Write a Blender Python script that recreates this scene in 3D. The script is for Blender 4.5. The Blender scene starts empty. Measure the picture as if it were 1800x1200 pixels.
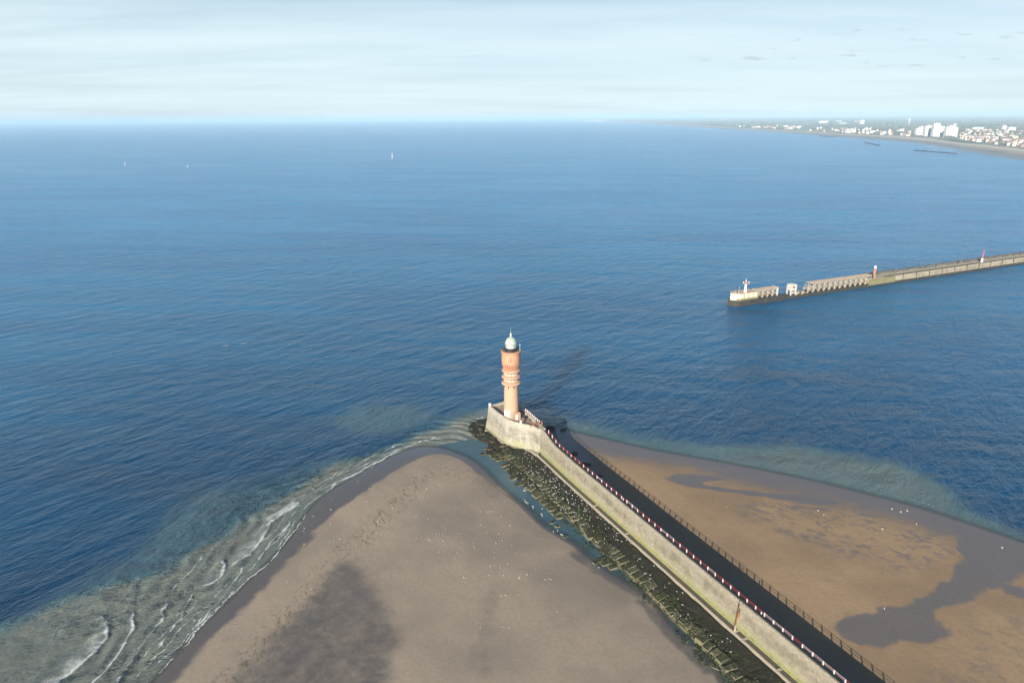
import bpy, bmesh, math, random
import numpy as np
from mathutils import Vector, Matrix, noise as mnoise

random.seed(7); rng = np.random.default_rng(7)
C = bpy.context.scene.collection
scene = bpy.context.scene

# ------------------------------------------------------------------ camera
CAM_H, PITCH, ROLL = 125.0, math.radians(18.18), math.radians(0.42)
cam_d = bpy.data.cameras.new('camera'); cam = bpy.data.objects.new('camera', cam_d); C.objects.link(cam)
cam_d.sensor_width = 36.0; cam_d.lens = 24.0; cam_d.clip_start = 1.0; cam_d.clip_end = 120000.0
cam.matrix_world = (Matrix.Translation((0, 0, CAM_H)) @ Matrix.Rotation(math.pi/2 - PITCH, 4, 'X')
                    @ Matrix.Rotation(-ROLL, 4, 'Z'))
scene.camera = cam

# ------------------------------------------------------------------ view + world + sun
SUN_EL, SUN_AZ = math.radians(19.0), math.radians(200.0)     # azimuth clockwise from +Y
scene.view_settings.view_transform = 'Standard'; scene.view_settings.look = 'None'
scene.view_settings.gamma = 1.0; scene.view_settings.use_curve_mapping = False
scene.view_settings.exposure = 0.85
scene.cycles.max_bounces = 6; scene.cycles.volume_bounces = 1; scene.cycles.transparent_max_bounces = 8
scene.cycles.caustics_reflective = False; scene.cycles.caustics_refractive = False

class NT:
    """small helper to write node trees"""
    def __init__(s, tree): s.t = tree
    def n(s, kind, ins=None, **props):
        nd = s.t.nodes.new(kind)
        for k, v in props.items(): setattr(nd, k, v)
        for k, v in (ins or {}).items(): s.put(nd.inputs[k], v)
        return nd
    def put(s, sock, v):
        if isinstance(v, bpy.types.NodeSocket): s.t.links.new(v, sock)
        elif isinstance(v, bpy.types.Node): s.t.links.new(v.outputs[0], sock)
        else:
            if sock.type == 'RGBA' and len(v) == 3: v = (*v, 1)
            sock.default_value = v
    def m(s, op, a, b=0.0, c=0.0, clamp=False):
        return s.n('ShaderNodeMath', {0: a, 1: b, 2: c}, operation=op, use_clamp=clamp).outputs[0]
    def vm(s, op, a, b=(0, 0, 0)):
        return s.n('ShaderNodeVectorMath', {0: a, 1: b}, operation=op).outputs[0]
    def mix(s, f, a, b):
        nd = s.n('ShaderNodeMix', data_type='RGBA', clamp_factor=True)
        s.put(nd.inputs[0], f); s.put(nd.inputs[6], a); s.put(nd.inputs[7], b)
        return nd.outputs[2]
    def mixf(s, f, a, b):
        nd = s.n('ShaderNodeMix', data_type='FLOAT', clamp_factor=True)
        s.put(nd.inputs[0], f); s.put(nd.inputs[2], a); s.put(nd.inputs[3], b)
        return nd.outputs[0]
    def ss(s, x, e0, e1, o0=0.0, o1=1.0):
        return s.n('ShaderNodeMapRange', {0: x, 1: e0, 2: e1, 3: o0, 4: o1}, interpolation_type='SMOOTHSTEP').outputs[0]
    def attr(s, name): return s.n('ShaderNodeAttribute', attribute_name=name).outputs['Fac']
    def noise(s, vec, scale, detail=3.0, rough=0.5, dist=0.0):
        return s.n('ShaderNodeTexNoise', {'Vector': vec, 'Scale': scale, 'Detail': detail, 'Roughness': rough, 'Distortion': dist}).outputs[0]
    def map(s, vec, loc=(0, 0, 0), rot=(0, 0, 0), scale=(1, 1, 1)):
        if any(rot): vec = s.n('ShaderNodeMapping', {'Vector': vec, 'Rotation': rot}).outputs[0]      # turn first, then stretch
        return s.n('ShaderNodeMapping', {'Vector': vec, 'Location': loc, 'Scale': scale}).outputs[0]

world = bpy.data.worlds.new('World'); scene.world = world; world.use_nodes = True
wt = world.node_tree; wt.nodes.clear(); w = NT(wt)
wdir = w.n('ShaderNodeTexCoord').outputs['Generated']
sx = w.n('ShaderNodeSeparateXYZ', {0: wdir})
wz = w.m('MAXIMUM', sx.outputs[2], 0.002)
wv = w.n('ShaderNodeCombineXYZ', {0: sx.outputs[0], 1: sx.outputs[1], 2: wz})
sky = w.n('ShaderNodeTexSky', {'Vector': wv.outputs[0]}, sky_type='NISHITA', sun_disc=False)
sky.sun_elevation = SUN_EL; sky.sun_rotation = SUN_AZ; sky.altitude = 100; sky.dust_density = 0.2; sky.air_density = 0.7; sky.ozone_density = 2.0
# thin cirrus veil on a high flat layer, thicker towards the horizon through the slant
inv = w.m('DIVIDE', 1.0, w.m('ADD', wz, 0.10))
lay = w.n('ShaderNodeCombineXYZ', {0: w.m('MULTIPLY', sx.outputs[0], inv), 1: w.m('MULTIPLY', sx.outputs[1], inv), 2: 0.0}).outputs[0]
c1 = w.noise(w.map(lay, rot=(0, 0, 0.12), scale=(0.30, 1.0, 1)), 0.9, 6, 0.55, 0.4)
c2 = w.noise(w.map(lay, (3, 1, 0), (0, 0, -0.1), (0.35, 1.5, 1)), 2.2, 5, 0.6, 0.3)
veil = w.m('ADD', w.m('MULTIPLY', c1, 0.65), w.m('MULTIPLY', c2, 0.35))
veil = w.ss(veil, 0.30, 0.66)
slant = w.ss(wz, 0.08, 0.25, 1.0, 0.03)
veil = w.m('MULTIPLY', w.m('ADD', w.m('MULTIPLY', veil, 0.30), 0.68), slant, clamp=True)
col = w.mix(veil, sky.outputs[0], (8.7, 10.5, 11.2))
# a low grey bank and small broken cumulus far away over the coast
az = w.m('ARCTAN2', sx.outputs[0], sx.outputs[1])
ell = w.n('ShaderNodeCombineXYZ', {0: az, 1: w.m('MULTIPLY', wz, 3.4), 2: 0.0}).outputs[0]
bank = w.noise(w.map(ell, (0, 0.3, 0), (0, 0, 0.05), (1.0, 9.0, 1)), 2.0, 4, 0.5)
bank = w.m('MULTIPLY', w.ss(bank, 0.42, 0.70), w.ss(wz, 0.11, 0.012))
col = w.mix(w.m('MULTIPLY', bank, 0.55), col, (6.9, 8.1, 9.0))
cum = w.noise(w.map(ell, (1.7, 0.2, 0), (0, 0, 0), (1.0, 1.25, 1)), 17.0, 6, 0.62)
band = w.m('MULTIPLY', w.ss(wz, 0.035, 0.06), w.ss(wz, 0.15, 0.09))
side = w.ss(az, -0.55, 0.45, 0.0, 1.0)
cmask = w.ss(w.m('ADD', cum, w.m('MULTIPLY', w.m('SUBTRACT', w.m('MULTIPLY', band, side), 1.0), 0.30)), 0.575, 0.66)
col = w.mix(w.m('MULTIPLY', cmask, 0.5), col, (5.6, 6.6, 7.6))
bg = w.n('ShaderNodeBackground', {'Color': col, 'Strength': 0.05})
wo = w.n('ShaderNodeOutputWorld', {'Surface': bg.outputs[0]})

sun_d = bpy.data.lights.new('sun', 'SUN'); sun_d.energy = 5.0; sun_d.angle = math.radians(0.53); sun_d.color = (1.0, 0.92, 0.80)
sun = bpy.data.objects.new('sun', sun_d); C.objects.link(sun)
sdir = Vector((math.sin(SUN_AZ)*math.cos(SUN_EL), math.cos(SUN_AZ)*math.cos(SUN_EL), math.sin(SUN_EL)))
sun.rotation_euler = (-sdir).to_track_quat('-Z', 'Y').to_euler()

# ------------------------------------------------------------------ survey: photograph pixel -> point at height z
_fw = np.array([0, math.cos(PITCH), -math.sin(PITCH)]); _rt = np.array([1., 0, 0]); _up = np.cross(_rt, _fw)
def un(u, v, z=0.0):
    x = (u-900)/1200; y = -(v-600)/1200
    xr = x*math.cos(ROLL)+y*math.sin(ROLL); yr = -x*math.sin(ROLL)+y*math.cos(ROLL)
    d = _fw+_rt*xr+_up*yr
    p = np.array([0, 0, CAM_H]) + d*(z-CAM_H)/d[2]
    return p
def unl(pts, z=0.0): return np.array([un(u, v, z)[:2] for u, v in pts])

def seg_dist(P, A, B):
    d = B-A; L2 = max(float(d@d), 1e-9)
    t = np.clip(((P-A)@d)/L2, 0, 1)
    q = P-(A+t[:, None]*d)
    return np.hypot(q[:, 0], q[:, 1]), q
def line_dist(P, pts):
    best = np.full(len(P), 1e9); vec = np.zeros((len(P), 2))
    for a, b in zip(pts[:-1], pts[1:]):
        d, q = seg_dist(P, a, b); m = d < best
        best[m] = d[m]; vec[m] = q[m]
    return best, vec
def sd_poly(P, poly):
    inside = np.zeros(len(P), bool); n = len(poly)
    best = np.full(len(P), 1e9)
    for i in range(n):
        a, b = poly[i], poly[(i+1) % n]
        d, _ = seg_dist(P, a, b); best = np.minimum(best, d)
        c = ((a[1] > P[:, 1]) != (b[1] > P[:, 1]))
        xx = (b[0]-a[0])*(P[:, 1]-a[1])/((b[1]-a[1]) or 1e-9)+a[0]
        inside ^= c & (P[:, 0] < xx)
    return np.where(inside, best, -best)
def sm(x, a, b):
    t = np.clip((x-a)/(b-a), 0, 1); return t*t*(3-2*t)
def vnoise(P, s, seed=0.0):
    """smooth value noise, vectorised, about -1..1"""
    q = P*s + seed*17.31; i = np.floor(q).astype(np.int64); f = q-i; f = f*f*(3-2*f)
    def h(a, b):
        n = np.sin(a*127.1+b*311.7+seed*74.7)*43758.5453
        return (n-np.floor(n))*2-1
    a = h(i[:, 0], i[:, 1]); b = h(i[:, 0]+1, i[:, 1]); c = h(i[:, 0], i[:, 1]+1); d = h(i[:, 0]+1, i[:, 1]+1)
    return (a*(1-f[:, 0])+b*f[:, 0])*(1-f[:, 1])+(c*(1-f[:, 0])+d*f[:, 0])*f[:, 1]
def fbm(P, s, seed=0.0, o=4):
    r = 0; a = 1.0
    for k in range(o): r = r+a*vnoise(P, s*2**k, seed+k); a *= 0.5
    return r
def smooth_line(pts, n=2):
    p = np.array(pts, float)
    for _ in range(n):
        q = [p[0]]
        for a, b in zip(p[:-1], p[1:]): q += [a*0.75+b*0.25, a*0.25+b*0.75]
        q.append(p[-1]); p = np.array(q)
    return p
def resample(pts, step):
    p = np.array(pts, float); s = np.r_[0, np.cumsum(np.linalg.norm(np.diff(p, axis=0), axis=1))]
    t = np.arange(0, s[-1], step)
    return np.c_[np.interp(t, s, p[:, 0]), np.interp(t, s, p[:, 1])]
def offset(pts, d):
    """shift a polyline to its left by d (left of travel)"""
    p = np.array(pts, float); t = np.gradient(p, axis=0); t /= np.linalg.norm(t, axis=1)[:, None]
    return p+np.c_[-t[:, 1], t[:, 0]]*d

# ------------------------------------------------------------------ object helpers
def tag(o, label=None, cat=None, group=None, kind=None):
    if label: o['label'] = label
    if cat: o['category'] = cat
    if group: o['group'] = group
    if kind: o['kind'] = kind
    return o
def thing(name, label, cat, loc=(0, 0, 0), group=None):
    o = bpy.data.objects.new(name, None); C.objects.link(o); o.location = loc; o.empty_display_size = 0.5
    return tag(o, label, cat, group)
def link(name, me, parent=None):
    o = bpy.data.objects.new(name, me); C.objects.link(o)
    if parent: o.parent = parent
    return o
class MB:
    """collects shapes into one mesh"""
    def __init__(s): s.v = []; s.f = []; s.m = []; s.uv = {}
    def add(s, vs, fs, mi=0):
        b = len(s.v); s.v += [tuple(map(float, p)) for p in vs]
        s.f += [tuple(i+b for i in f) for f in fs]; s.m += [mi]*len(fs); return s
    def box(s, lo, hi, mi=0, M=None):
        (a, b, c), (d, e, f) = lo, hi
        vs = [(a, b, c), (d, b, c), (d, e, c), (a, e, c), (a, b, f), (d, b, f), (d, e, f), (a, e, f)]
        if M is not None: vs = [M @ Vector(p) for p in vs]
        return s.add(vs, [(3, 2, 1, 0), (4, 5, 6, 7), (0, 1, 5, 4), (1, 2, 6, 5), (2, 3, 7, 6), (3, 0, 4, 7)], mi)
    def bar(s, p, q, r=0.05, n=6, mi=0, r2=None):
        p, q = Vector(p), Vector(q); d = (q-p).normalized(); r2 = r if r2 is None else r2
        u = d.orthogonal().normalized(); v = d.cross(u)
        vs = [];
        for k in range(n):
            a = 2*math.pi*(k+0.5)/n; e = u*math.cos(a)+v*math.sin(a); vs += [p+e*r, q+e*r2]
        fs = [(2*k, 2*((k+1) % n), 2*((k+1) % n)+1, 2*k+1) for k in range(n)]
        fs += [tuple(2*k for k in reversed(range(n))), tuple(2*k+1 for k in range(n))]
        return s.add(vs, fs, mi)
    def lathe(s, prof, n=40, mi=0, c=(0, 0), sx=1, sy=1):
        vs = []; L = len(prof)
        for k in range(n):
            a = 2*math.pi*k/n
            for r, z in prof: vs.append((c[0]+r*math.cos(a)*sx, c[1]+r*math.sin(a)*sy, z))
        fs = []
        for k in range(n):
            k2 = (k+1) % n
            for j in range(L-1): fs.append((k*L+j, k2*L+j, k2*L+j+1, k*L+j+1))
        fs.append(tuple(k*L for k in reversed(range(n)))); fs.append(tuple(k*L+L-1 for k in range(n)))
        return s.add(vs, fs, mi)
    def prism(s, poly, z0, z1, mi=0):
        n = len(poly); vs = [(x, y, z0) for x, y in poly]+[(x, y, z1) for x, y in poly]
        fs = [(i, (i+1) % n, (i+1) % n+n, i+n) for i in range(n)]+[tuple(reversed(range(n))), tuple(range(n, 2*n))]
        return s.add(vs, fs, mi)
    def sweep(s, paths, closed_section=True, ring=False, mi=0, caps=True):
        """paths: list over section corners of arrays of 3-D points along the run"""
        n = len(paths[0]); L = len(paths); vs = [tuple(paths[j][i]) for i in range(n) for j in range(L)]
        fs = []
        for i in range(n if ring else n-1):
            i2 = (i+1) % n
            for j in range(L if closed_section else L-1):
                j2 = (j+1) % L; fs.append((i*L+j, i2*L+j, i2*L+j2, i*L+j2))
        if caps and not ring and closed_section:
            fs += [tuple(range(L)), tuple((n-1)*L+j for j in reversed(range(L)))]
        return s.add(vs, fs, mi)
    def mesh(s, name, mats, smooth=False, fix=True):
        me = bpy.data.meshes.new(name); me.from_pydata(s.v, [], s.f)
        for m in (mats if isinstance(mats, (list, tuple)) else [mats]): me.materials.append(m)
        me.polygons.foreach_set('material_index', s.m)
        if fix:
            bm = bmesh.new(); bm.from_mesh(me); bmesh.ops.recalc_face_normals(bm, faces=bm.faces); bm.to_mesh(me); bm.free()
        me.polygons.foreach_set('use_smooth', [smooth]*len(me.polygons)); me.update()
        return me
    def build(s, name, mats, parent=None, smooth=False, angle=None):
        me = s.mesh(name, mats, smooth)
        if angle: me.set_sharp_from_angle(angle=math.radians(angle))
        return link(name, me, parent)
def grid_mesh(name, X, Y, Z, mats, attrs=None, keep=None):
    """X,Y,Z: 2-D arrays -> quad sheet"""
    r, c = X.shape; V = np.stack([X, Y, Z], -1).reshape(-1, 3)
    i = np.arange((r-1)*(c-1)); a = (i//(c-1))*c+i % (c-1)
    Q = np.stack([a, a+1, a+c+1, a+c], 1)
    if keep is not None:
        kf = keep.reshape(-1)[Q].any(1); Q = Q[kf]
        used = np.zeros(len(V), bool); used[Q.reshape(-1)] = True
        idx = np.cumsum(used)-1; V = V[used]; Q = idx[Q]
        attrs = {k: a.reshape(-1)[used] for k, a in (attrs or {}).items()}
    me = bpy.data.meshes.new(name)
    me.vertices.add(len(V)); me.vertices.foreach_set('co', V.astype(np.float32).reshape(-1))
    me.loops.add(Q.size); me.loops.foreach_set('vertex_index', Q.astype(np.int32).reshape(-1))
    me.polygons.add(len(Q)); me.polygons.foreach_set('loop_start', np.arange(0, Q.size, 4, dtype=np.int32))
    me.update(calc_edges=True)
    me.polygons.foreach_set('use_smooth', np.ones(len(Q), bool))
    for k, a in (attrs or {}).items():
        at = me.attributes.new(k, 'FLOAT', 'POINT'); at.data.foreach_set('value', np.asarray(a, np.float32).reshape(-1))
    me.materials.append(mats); me.update()
    return me

# ------------------------------------------------------------------ materials
def new_mat(name):
    m = bpy.data.materials.new(name); m.use_nodes = True; t = m.node_tree; t.nodes.clear(); n = NT(t)
    out = n.n('ShaderNodeOutputMaterial'); return m, n, out
def principled(n, out, **ins):
    p = n.n('ShaderNodeBsdfPrincipled')
    for k, v in ins.items(): n.put(p.inputs[k.replace('_', ' ')], v)
    n.put(out.inputs['Surface'], p.outputs[0]); return p
def plain(name, col, rough=0.7, var=0.25, scale=0.8, metal=0.0, bump=0.0, dirt=None):
    m, n, out = new_mat(name)
    co = n.n('ShaderNodeTexCoord').outputs['Object']
    a = n.noise(co, scale, 5, 0.6); b = n.noise(co, scale*7, 3, 0.6)
    f = n.m('ADD', n.m('MULTIPLY', a, 0.6), n.m('MULTIPLY', b, 0.4))
    dark = tuple(c*(1-var) for c in col); light = tuple(min(1, c*(1+var*0.6)) for c in col)
    c = n.mix(n.ss(f, 0.3, 0.7), dark, light)
    if dirt: c = n.mix(n.m('MULTIPLY', n.ss(a, 0.5, 0.72), dirt[1]), c, dirt[0])
    kw = dict(Base_Color=c, Roughness=rough, Metallic=metal)
    if bump: kw['Normal'] = n.n('ShaderNodeBump', {'Strength': 0.5, 'Distance': bump, 'Height': f}).outputs[0]
    principled(n, out, **kw); return m

def mat_sand():
    m, n, out = new_mat('tidal_sand')
    co = n.n('ShaderNodeTexCoord').outputs['Object']
    wet, rip, weed, hue = n.attr('wet'), n.attr('rip'), n.attr('weed'), n.attr('hue')
    n1 = n.noise(co, 0.16, 6, 0.62, 0.5); n2 = n.noise(co, 1.1, 5, 0.6); n3 = n.noise(co, 6.0, 3, 0.7)
    wv = n.m('ADD', wet, n.m('MULTIPLY', n.m('SUBTRACT', n1, 0.5), 0.55))
    wv = n.m('ADD', n.m('ADD', wv, n.m('MULTIPLY', n.m('SUBTRACT', n2, 0.5), 0.34)), n.m('MULTIPLY', n.m('SUBTRACT', n.noise(co, 0.45, 6, 0.7, 0.6), 0.5), 0.45))
    w1 = n.mixf(hue, n.ss(wv, 0.20, 0.80), n.ss(wv, 0.34, 0.66))
    # runnels between sand ripples
    rc = n.map(co, rot=(0, 0, 0.5), scale=(0.55, 1.0, 1.0))
    r1 = n.noise(rc, 0.17, 6, 0.68, 1.6); r2 = n.noise(rc, 0.5, 5, 0.65, 1.2)
    rr = n.m('ADD', n.m('MULTIPLY', r1, 0.65), n.m('MULTIPLY', r2, 0.35))
    w2 = n.m('MULTIPLY', n.ss(rr, 0.47, 0.58), rip)
    rimv = n.ss(n.m('ADD', n.attr('rim'), n.m('MULTIPLY', n.m('SUBTRACT', r1, 0.5), 0.9)), 0.05, 1.0)
    W = n.m('MAXIMUM', n.m('MAXIMUM', w1, n.m('MULTIPLY', w2, 0.8)), rimv)
    grain = n.ss(n.m('ADD', n.m('MULTIPLY', n2, 0.55), n.m('MULTIPLY', n3, 0.45)), 0.3, 0.72)
    dl = n.mix(grain, (0.315, 0.258, 0.200), (0.395, 0.330, 0.260))
    dr = n.mix(grain, (0.298, 0.208, 0.126), (0.380, 0.272, 0.170))
    dry = n.mix(hue, dl, dr)
    big = n.noise(n.map(co, (5, 3, 0)), 0.035, 3, 0.5)
    dry = n.mix(n.ss(big, 0.38, 0.66), dry, n.mix(0.5, dry, n.mix(hue, (0.20, 0.175, 0.15), (0.21, 0.15, 0.10))))
    strk = n.noise(n.map(co, rot=(0, 0, 0.95), scale=(0.3, 1, 1)), 0.35, 7, 0.7, 0.5)
    dry = n.mix(n.m('MULTIPLY', n.ss(strk, 0.42, 0.72), 0.20), dry, n.mix(hue, (0.195, 0.168, 0.135), (0.20, 0.145, 0.092)))
    wetc = n.mix(grain, n.mix(hue, (0.108, 0.096, 0.088), (0.138, 0.120, 0.110)), n.mix(hue, (0.140, 0.124, 0.112), (0.178, 0.152, 0.130)))
    c = n.mix(W, dry, wetc)
    wd = n.noise(n.map(co, rot=(0, 0, -0.5), scale=(1.0, 0.5, 1)), 0.75, 6, 0.72, 1.0)
    wm = n.m('MULTIPLY', n.ss(wd, 0.50, 0.63), weed)
    c = n.mix(n.m('MULTIPLY', wm, 0.75), c, (0.10, 0.095, 0.055))
    rough = n.mixf(W, 0.95, 0.30)
    h = n.m('ADD', n.m('MULTIPLY', n2, 0.10), n.m('MULTIPLY', n3, 0.02))
    bump = n.n('ShaderNodeBump', {'Strength': n.mixf(W, 0.7, 0.12), 'Distance': 0.6, 'Height': h})
    principled(n, out, Base_Color=c, Roughness=rough, Normal=bump.outputs[0], Specular_IOR_Level=n.mixf(W, 0.15, 0.5), Coat_Weight=n.ss(W, 0.55, 1.0), Coat_Roughness=0.12, Coat_IOR=1.33)
    return m

def mat_sea():
    m, n, out = new_mat('sea_water')
    co = n.n('ShaderNodeTexCoord').outputs['Object']
    turb, foam, depth, calm, far = n.attr('turb'), n.attr('foam'), n.attr('depth'), n.attr('calm'), n.attr('far')
    # wave relief: crests run along the mapped X axis
    def wv(rot, sx, sy, sc, det=3.0, ro=0.5, di=0.3):
        return n.noise(n.map(co, rot=(0, 0, rot), scale=(sx, sy, 1)), sc, det, ro, di)
    a = n.mixf(far, wv(-0.92, 0.36, 1.0, 0.42, 4, 0.58, 0.6), wv(-0.05, 0.32, 1.0, 0.30, 3, 0.55))      # ~3 m wind waves, turning along the coast
    b = wv(-0.6, 0.5, 1.0, 1.0, 3, 0.6)
    c = wv(-0.80, 0.40, 1.0, 0.12, 2, 0.5)       # long swell
    d = wv(0.15, 0.30, 1.0, 0.035, 3, 0.55)
    hh = n.m('ADD', n.m('ADD', n.m('MULTIPLY', a, 1.5), n.m('MULTIPLY', b, 0.55)), n.m('ADD', n.m('MULTIPLY', c, 2.4), n.m('MULTIPLY', d, 3.0)))
    gust = n.noise(n.map(co, rot=(0, 0, 0.2), scale=(0.4, 1, 1)), 0.006, 4, 0.6, 0.6)
    gust2 = n.noise(n.map(co, rot=(0, 0, -0.3), scale=(0.5, 1, 1)), 0.028, 4, 0.6, 0.5)
    amp = n.m('MULTIPLY', n.mixf(n.ss(gust, 0.35, 0.65), 0.6, 1.2), n.mixf(n.ss(gust2, 0.35, 0.65), 0.65, 1.2))
    amp = n.m('MULTIPLY', amp, n.mixf(calm, 1.0, 0.16))
    bump = n.n('ShaderNodeBump', {'Strength': amp, 'Distance': n.mixf(far, 1.7, 1.1), 'Height': hh})
    # body colour: blue with the far sea's reflected brightness painted in, grey-green where the swell stirs up sand
    tn = n.noise(co, 0.07, 5, 0.6, 0.8); tn2 = n.noise(n.map(co, rot=(0, 0, 0.4), scale=(1, 0.35, 1)), 0.35, 5, 0.6, 0.6)
    tt = n.m('MULTIPLY', turb, n.m('ADD', 0.62, n.m('ADD', n.m('MULTIPLY', tn, 0.42), n.m('MULTIPLY', tn2, 0.34))))
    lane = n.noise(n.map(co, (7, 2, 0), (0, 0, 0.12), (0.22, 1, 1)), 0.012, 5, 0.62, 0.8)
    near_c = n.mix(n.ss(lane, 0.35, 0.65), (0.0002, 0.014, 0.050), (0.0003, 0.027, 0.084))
    deep = n.mix(far, near_c, n.mix(n.ss(lane, 0.35, 0.65), (0.0002, 0.180, 0.430), (0.0003, 0.230, 0.500)))  # dark near, bright far: grazing sky reflection painted into the colour
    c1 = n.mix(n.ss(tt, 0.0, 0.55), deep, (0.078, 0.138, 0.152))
    c2 = n.mix(n.ss(tt, 0.45, 1.15), c1, (0.172, 0.182, 0.152))
    fn = n.noise(n.map(co, rot=(0, 0, 0.5), scale=(1, 0.6, 1)), 3.4, 6, 0.8, 1.0)
    fn2 = n.noise(co, 0.8, 5, 0.7, 0.5)
    fm = n.ss(n.m('ADD', foam, n.m('MULTIPLY', n.m('SUBTRACT', n.m('ADD', n.m('MULTIPLY', fn, 0.6), n.m('MULTIPLY', fn2, 0.4)), 0.5), 1.5)), 0.42, 0.95)
    fm = n.m('MULTIPLY', fm, n.ss(foam, 0.02, 0.12))
    c3 = n.mix(n.m('MULTIPLY', fm, n.mixf(n.ss(foam, 0.45, 1.0), 0.40, 0.92)), c2, (0.60, 0.63, 0.62))
    rough = n.mixf(fm, n.mixf(far, 0.10, 0.22), 0.8)
    p = n.n('ShaderNodeBsdfPrincipled', {'Base Color': c3, 'Roughness': rough, 'IOR': 1.36, 'Specular Tint': (0.25, 0.65, 1.0), 'Normal': bump.outputs[0], 'Subsurface Weight': n.ss(turb, 0.35, 0.05), 'Subsurface Radius': (1.0, 1.0, 1.0), 'Subsurface Scale': 34.0}, subsurface_method='BURLEY')
    clear = n.n('ShaderNodeBsdfTransparent', {'Color': (0.86, 0.90, 0.86)})
    al = n.m('MAXIMUM', n.ss(depth, -0.01, n.mixf(n.ss(turb, 0.2, 0.5), 0.42, 0.16), 0.10, 1.0), fm)
    ms = n.n('ShaderNodeMixShader', {0: al, 1: clear.outputs[0], 2: p.outputs[0]})
    n.put(out.inputs['Surface'], ms.outputs[0]); return m

def mat_masonry(name, base, zlow=2.2, zhigh=9.0, white=0.0):
    """weathered ashlar: courses, streaks, algae towards the foot (uv: run, height)"""
    m, n, out = new_mat(name)
    uv = n.n('ShaderNodeUVMap', uv_map='run').outputs[0]
    sp = n.n('ShaderNodeSeparateXYZ', {0: uv}); h = sp.outputs[1]
    br = n.n('ShaderNodeTexBrick', {'Vector': uv, 'Color1': (1, 1, 1, 1), 'Color2': (0.72, 0.72, 0.72, 1), 'Mortar': (0.35, 0.35, 0.35, 1), 'Scale': 1.0,
             'Mortar Size': 0.035, 'Mortar Smooth': 0.3, 'Bias': 0.0, 'Brick Width': 1.25, 'Row Height': 0.46})
    st = n.noise(n.map(uv, scale=(0.30, 0.16, 1)), 1.0, 8, 0.72, 0.6); st2 = n.noise(n.map(uv, scale=(0.25, 0.12, 1)), 1.0, 4, 0.6)
    nn = n.noise(uv, 1.6, 6, 0.7); n5 = n.noise(uv, 6.0, 4, 0.7)
    f = n.m('ADD', n.m('MULTIPLY', nn, 0.5), n.m('MULTIPLY', n5, 0.5))
    dark = tuple(c*0.55 for c in base); light = tuple(min(0.8, c*1.25) for c in base)
    c = n.mix(n.ss(f, 0.3, 0.7), dark, light)
    c = n.mix(0.55, c, n.n('ShaderNodeMix', data_type='RGBA', blend_type='MULTIPLY').outputs[2]) if False else c
    mul = n.n('ShaderNodeMix', data_type='RGBA', blend_type='MULTIPLY'); n.put(mul.inputs[0], 0.75); n.put(mul.inputs[6], c); n.put(mul.inputs[7], br.outputs[0]); c = mul.outputs[2]
    # dark run-off stains under the cap, then a pale belt, then algae and wrack at the foot
    hr = n.m('DIVIDE', n.m('SUBTRACT', h, zlow), zhigh-zlow)
    stain = n.m('MULTIPLY', n.ss(st, 0.44, 0.62), n.m('MULTIPLY', n.ss(hr, 0.18, 0.45), n.ss(hr, 0.97, 0.60)))
    belt = n.m('MULTIPLY', n.m('MULTIPLY', n.ss(hr, 0.25, 0.50), n.ss(hr, 0.92, 0.66)), n.ss(n.noise(n.map(uv, scale=(0.045, 0.25, 1)), 1.0, 6, 0.7, 0.8), 0.36, 0.62))
    c = n.mix(n.m('MULTIPLY', belt, 0.5), c, (0.14, 0.125, 0.08))
    c = n.mix(n.m('MULTIPLY', stain, 0.55), c, (0.095, 0.088, 0.058))
    alg = n.m('MULTIPLY', n.ss(n.m('ADD', hr, n.m('MULTIPLY', n.m('SUBTRACT', st, 0.5), -0.9)), 0.42, 0.16), n.ss(st2, 0.30, 0.62))
    c = n.mix(n.m('MULTIPLY', alg, 0.62), c, (0.25, 0.25, 0.085))
    foot = n.ss(n.m('ADD', hr, n.m('MULTIPLY', n.m('SUBTRACT', nn, 0.5), -0.22)), 0.10, 0.03)
    c = n.mix(n.m('MULTIPLY', foot, 0.75), c, (0.075, 0.065, 0.04))
    bump = n.n('ShaderNodeBump', {'Strength': 0.6, 'Distance': 0.08, 'Height': n.m('ADD', br.outputs[1], n.m('MULTIPLY', f, 1.2))}); bump.invert = True
    principled(n, out, Base_Color=c, Roughness=0.9, Normal=bump.outputs[0]); return m

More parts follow.
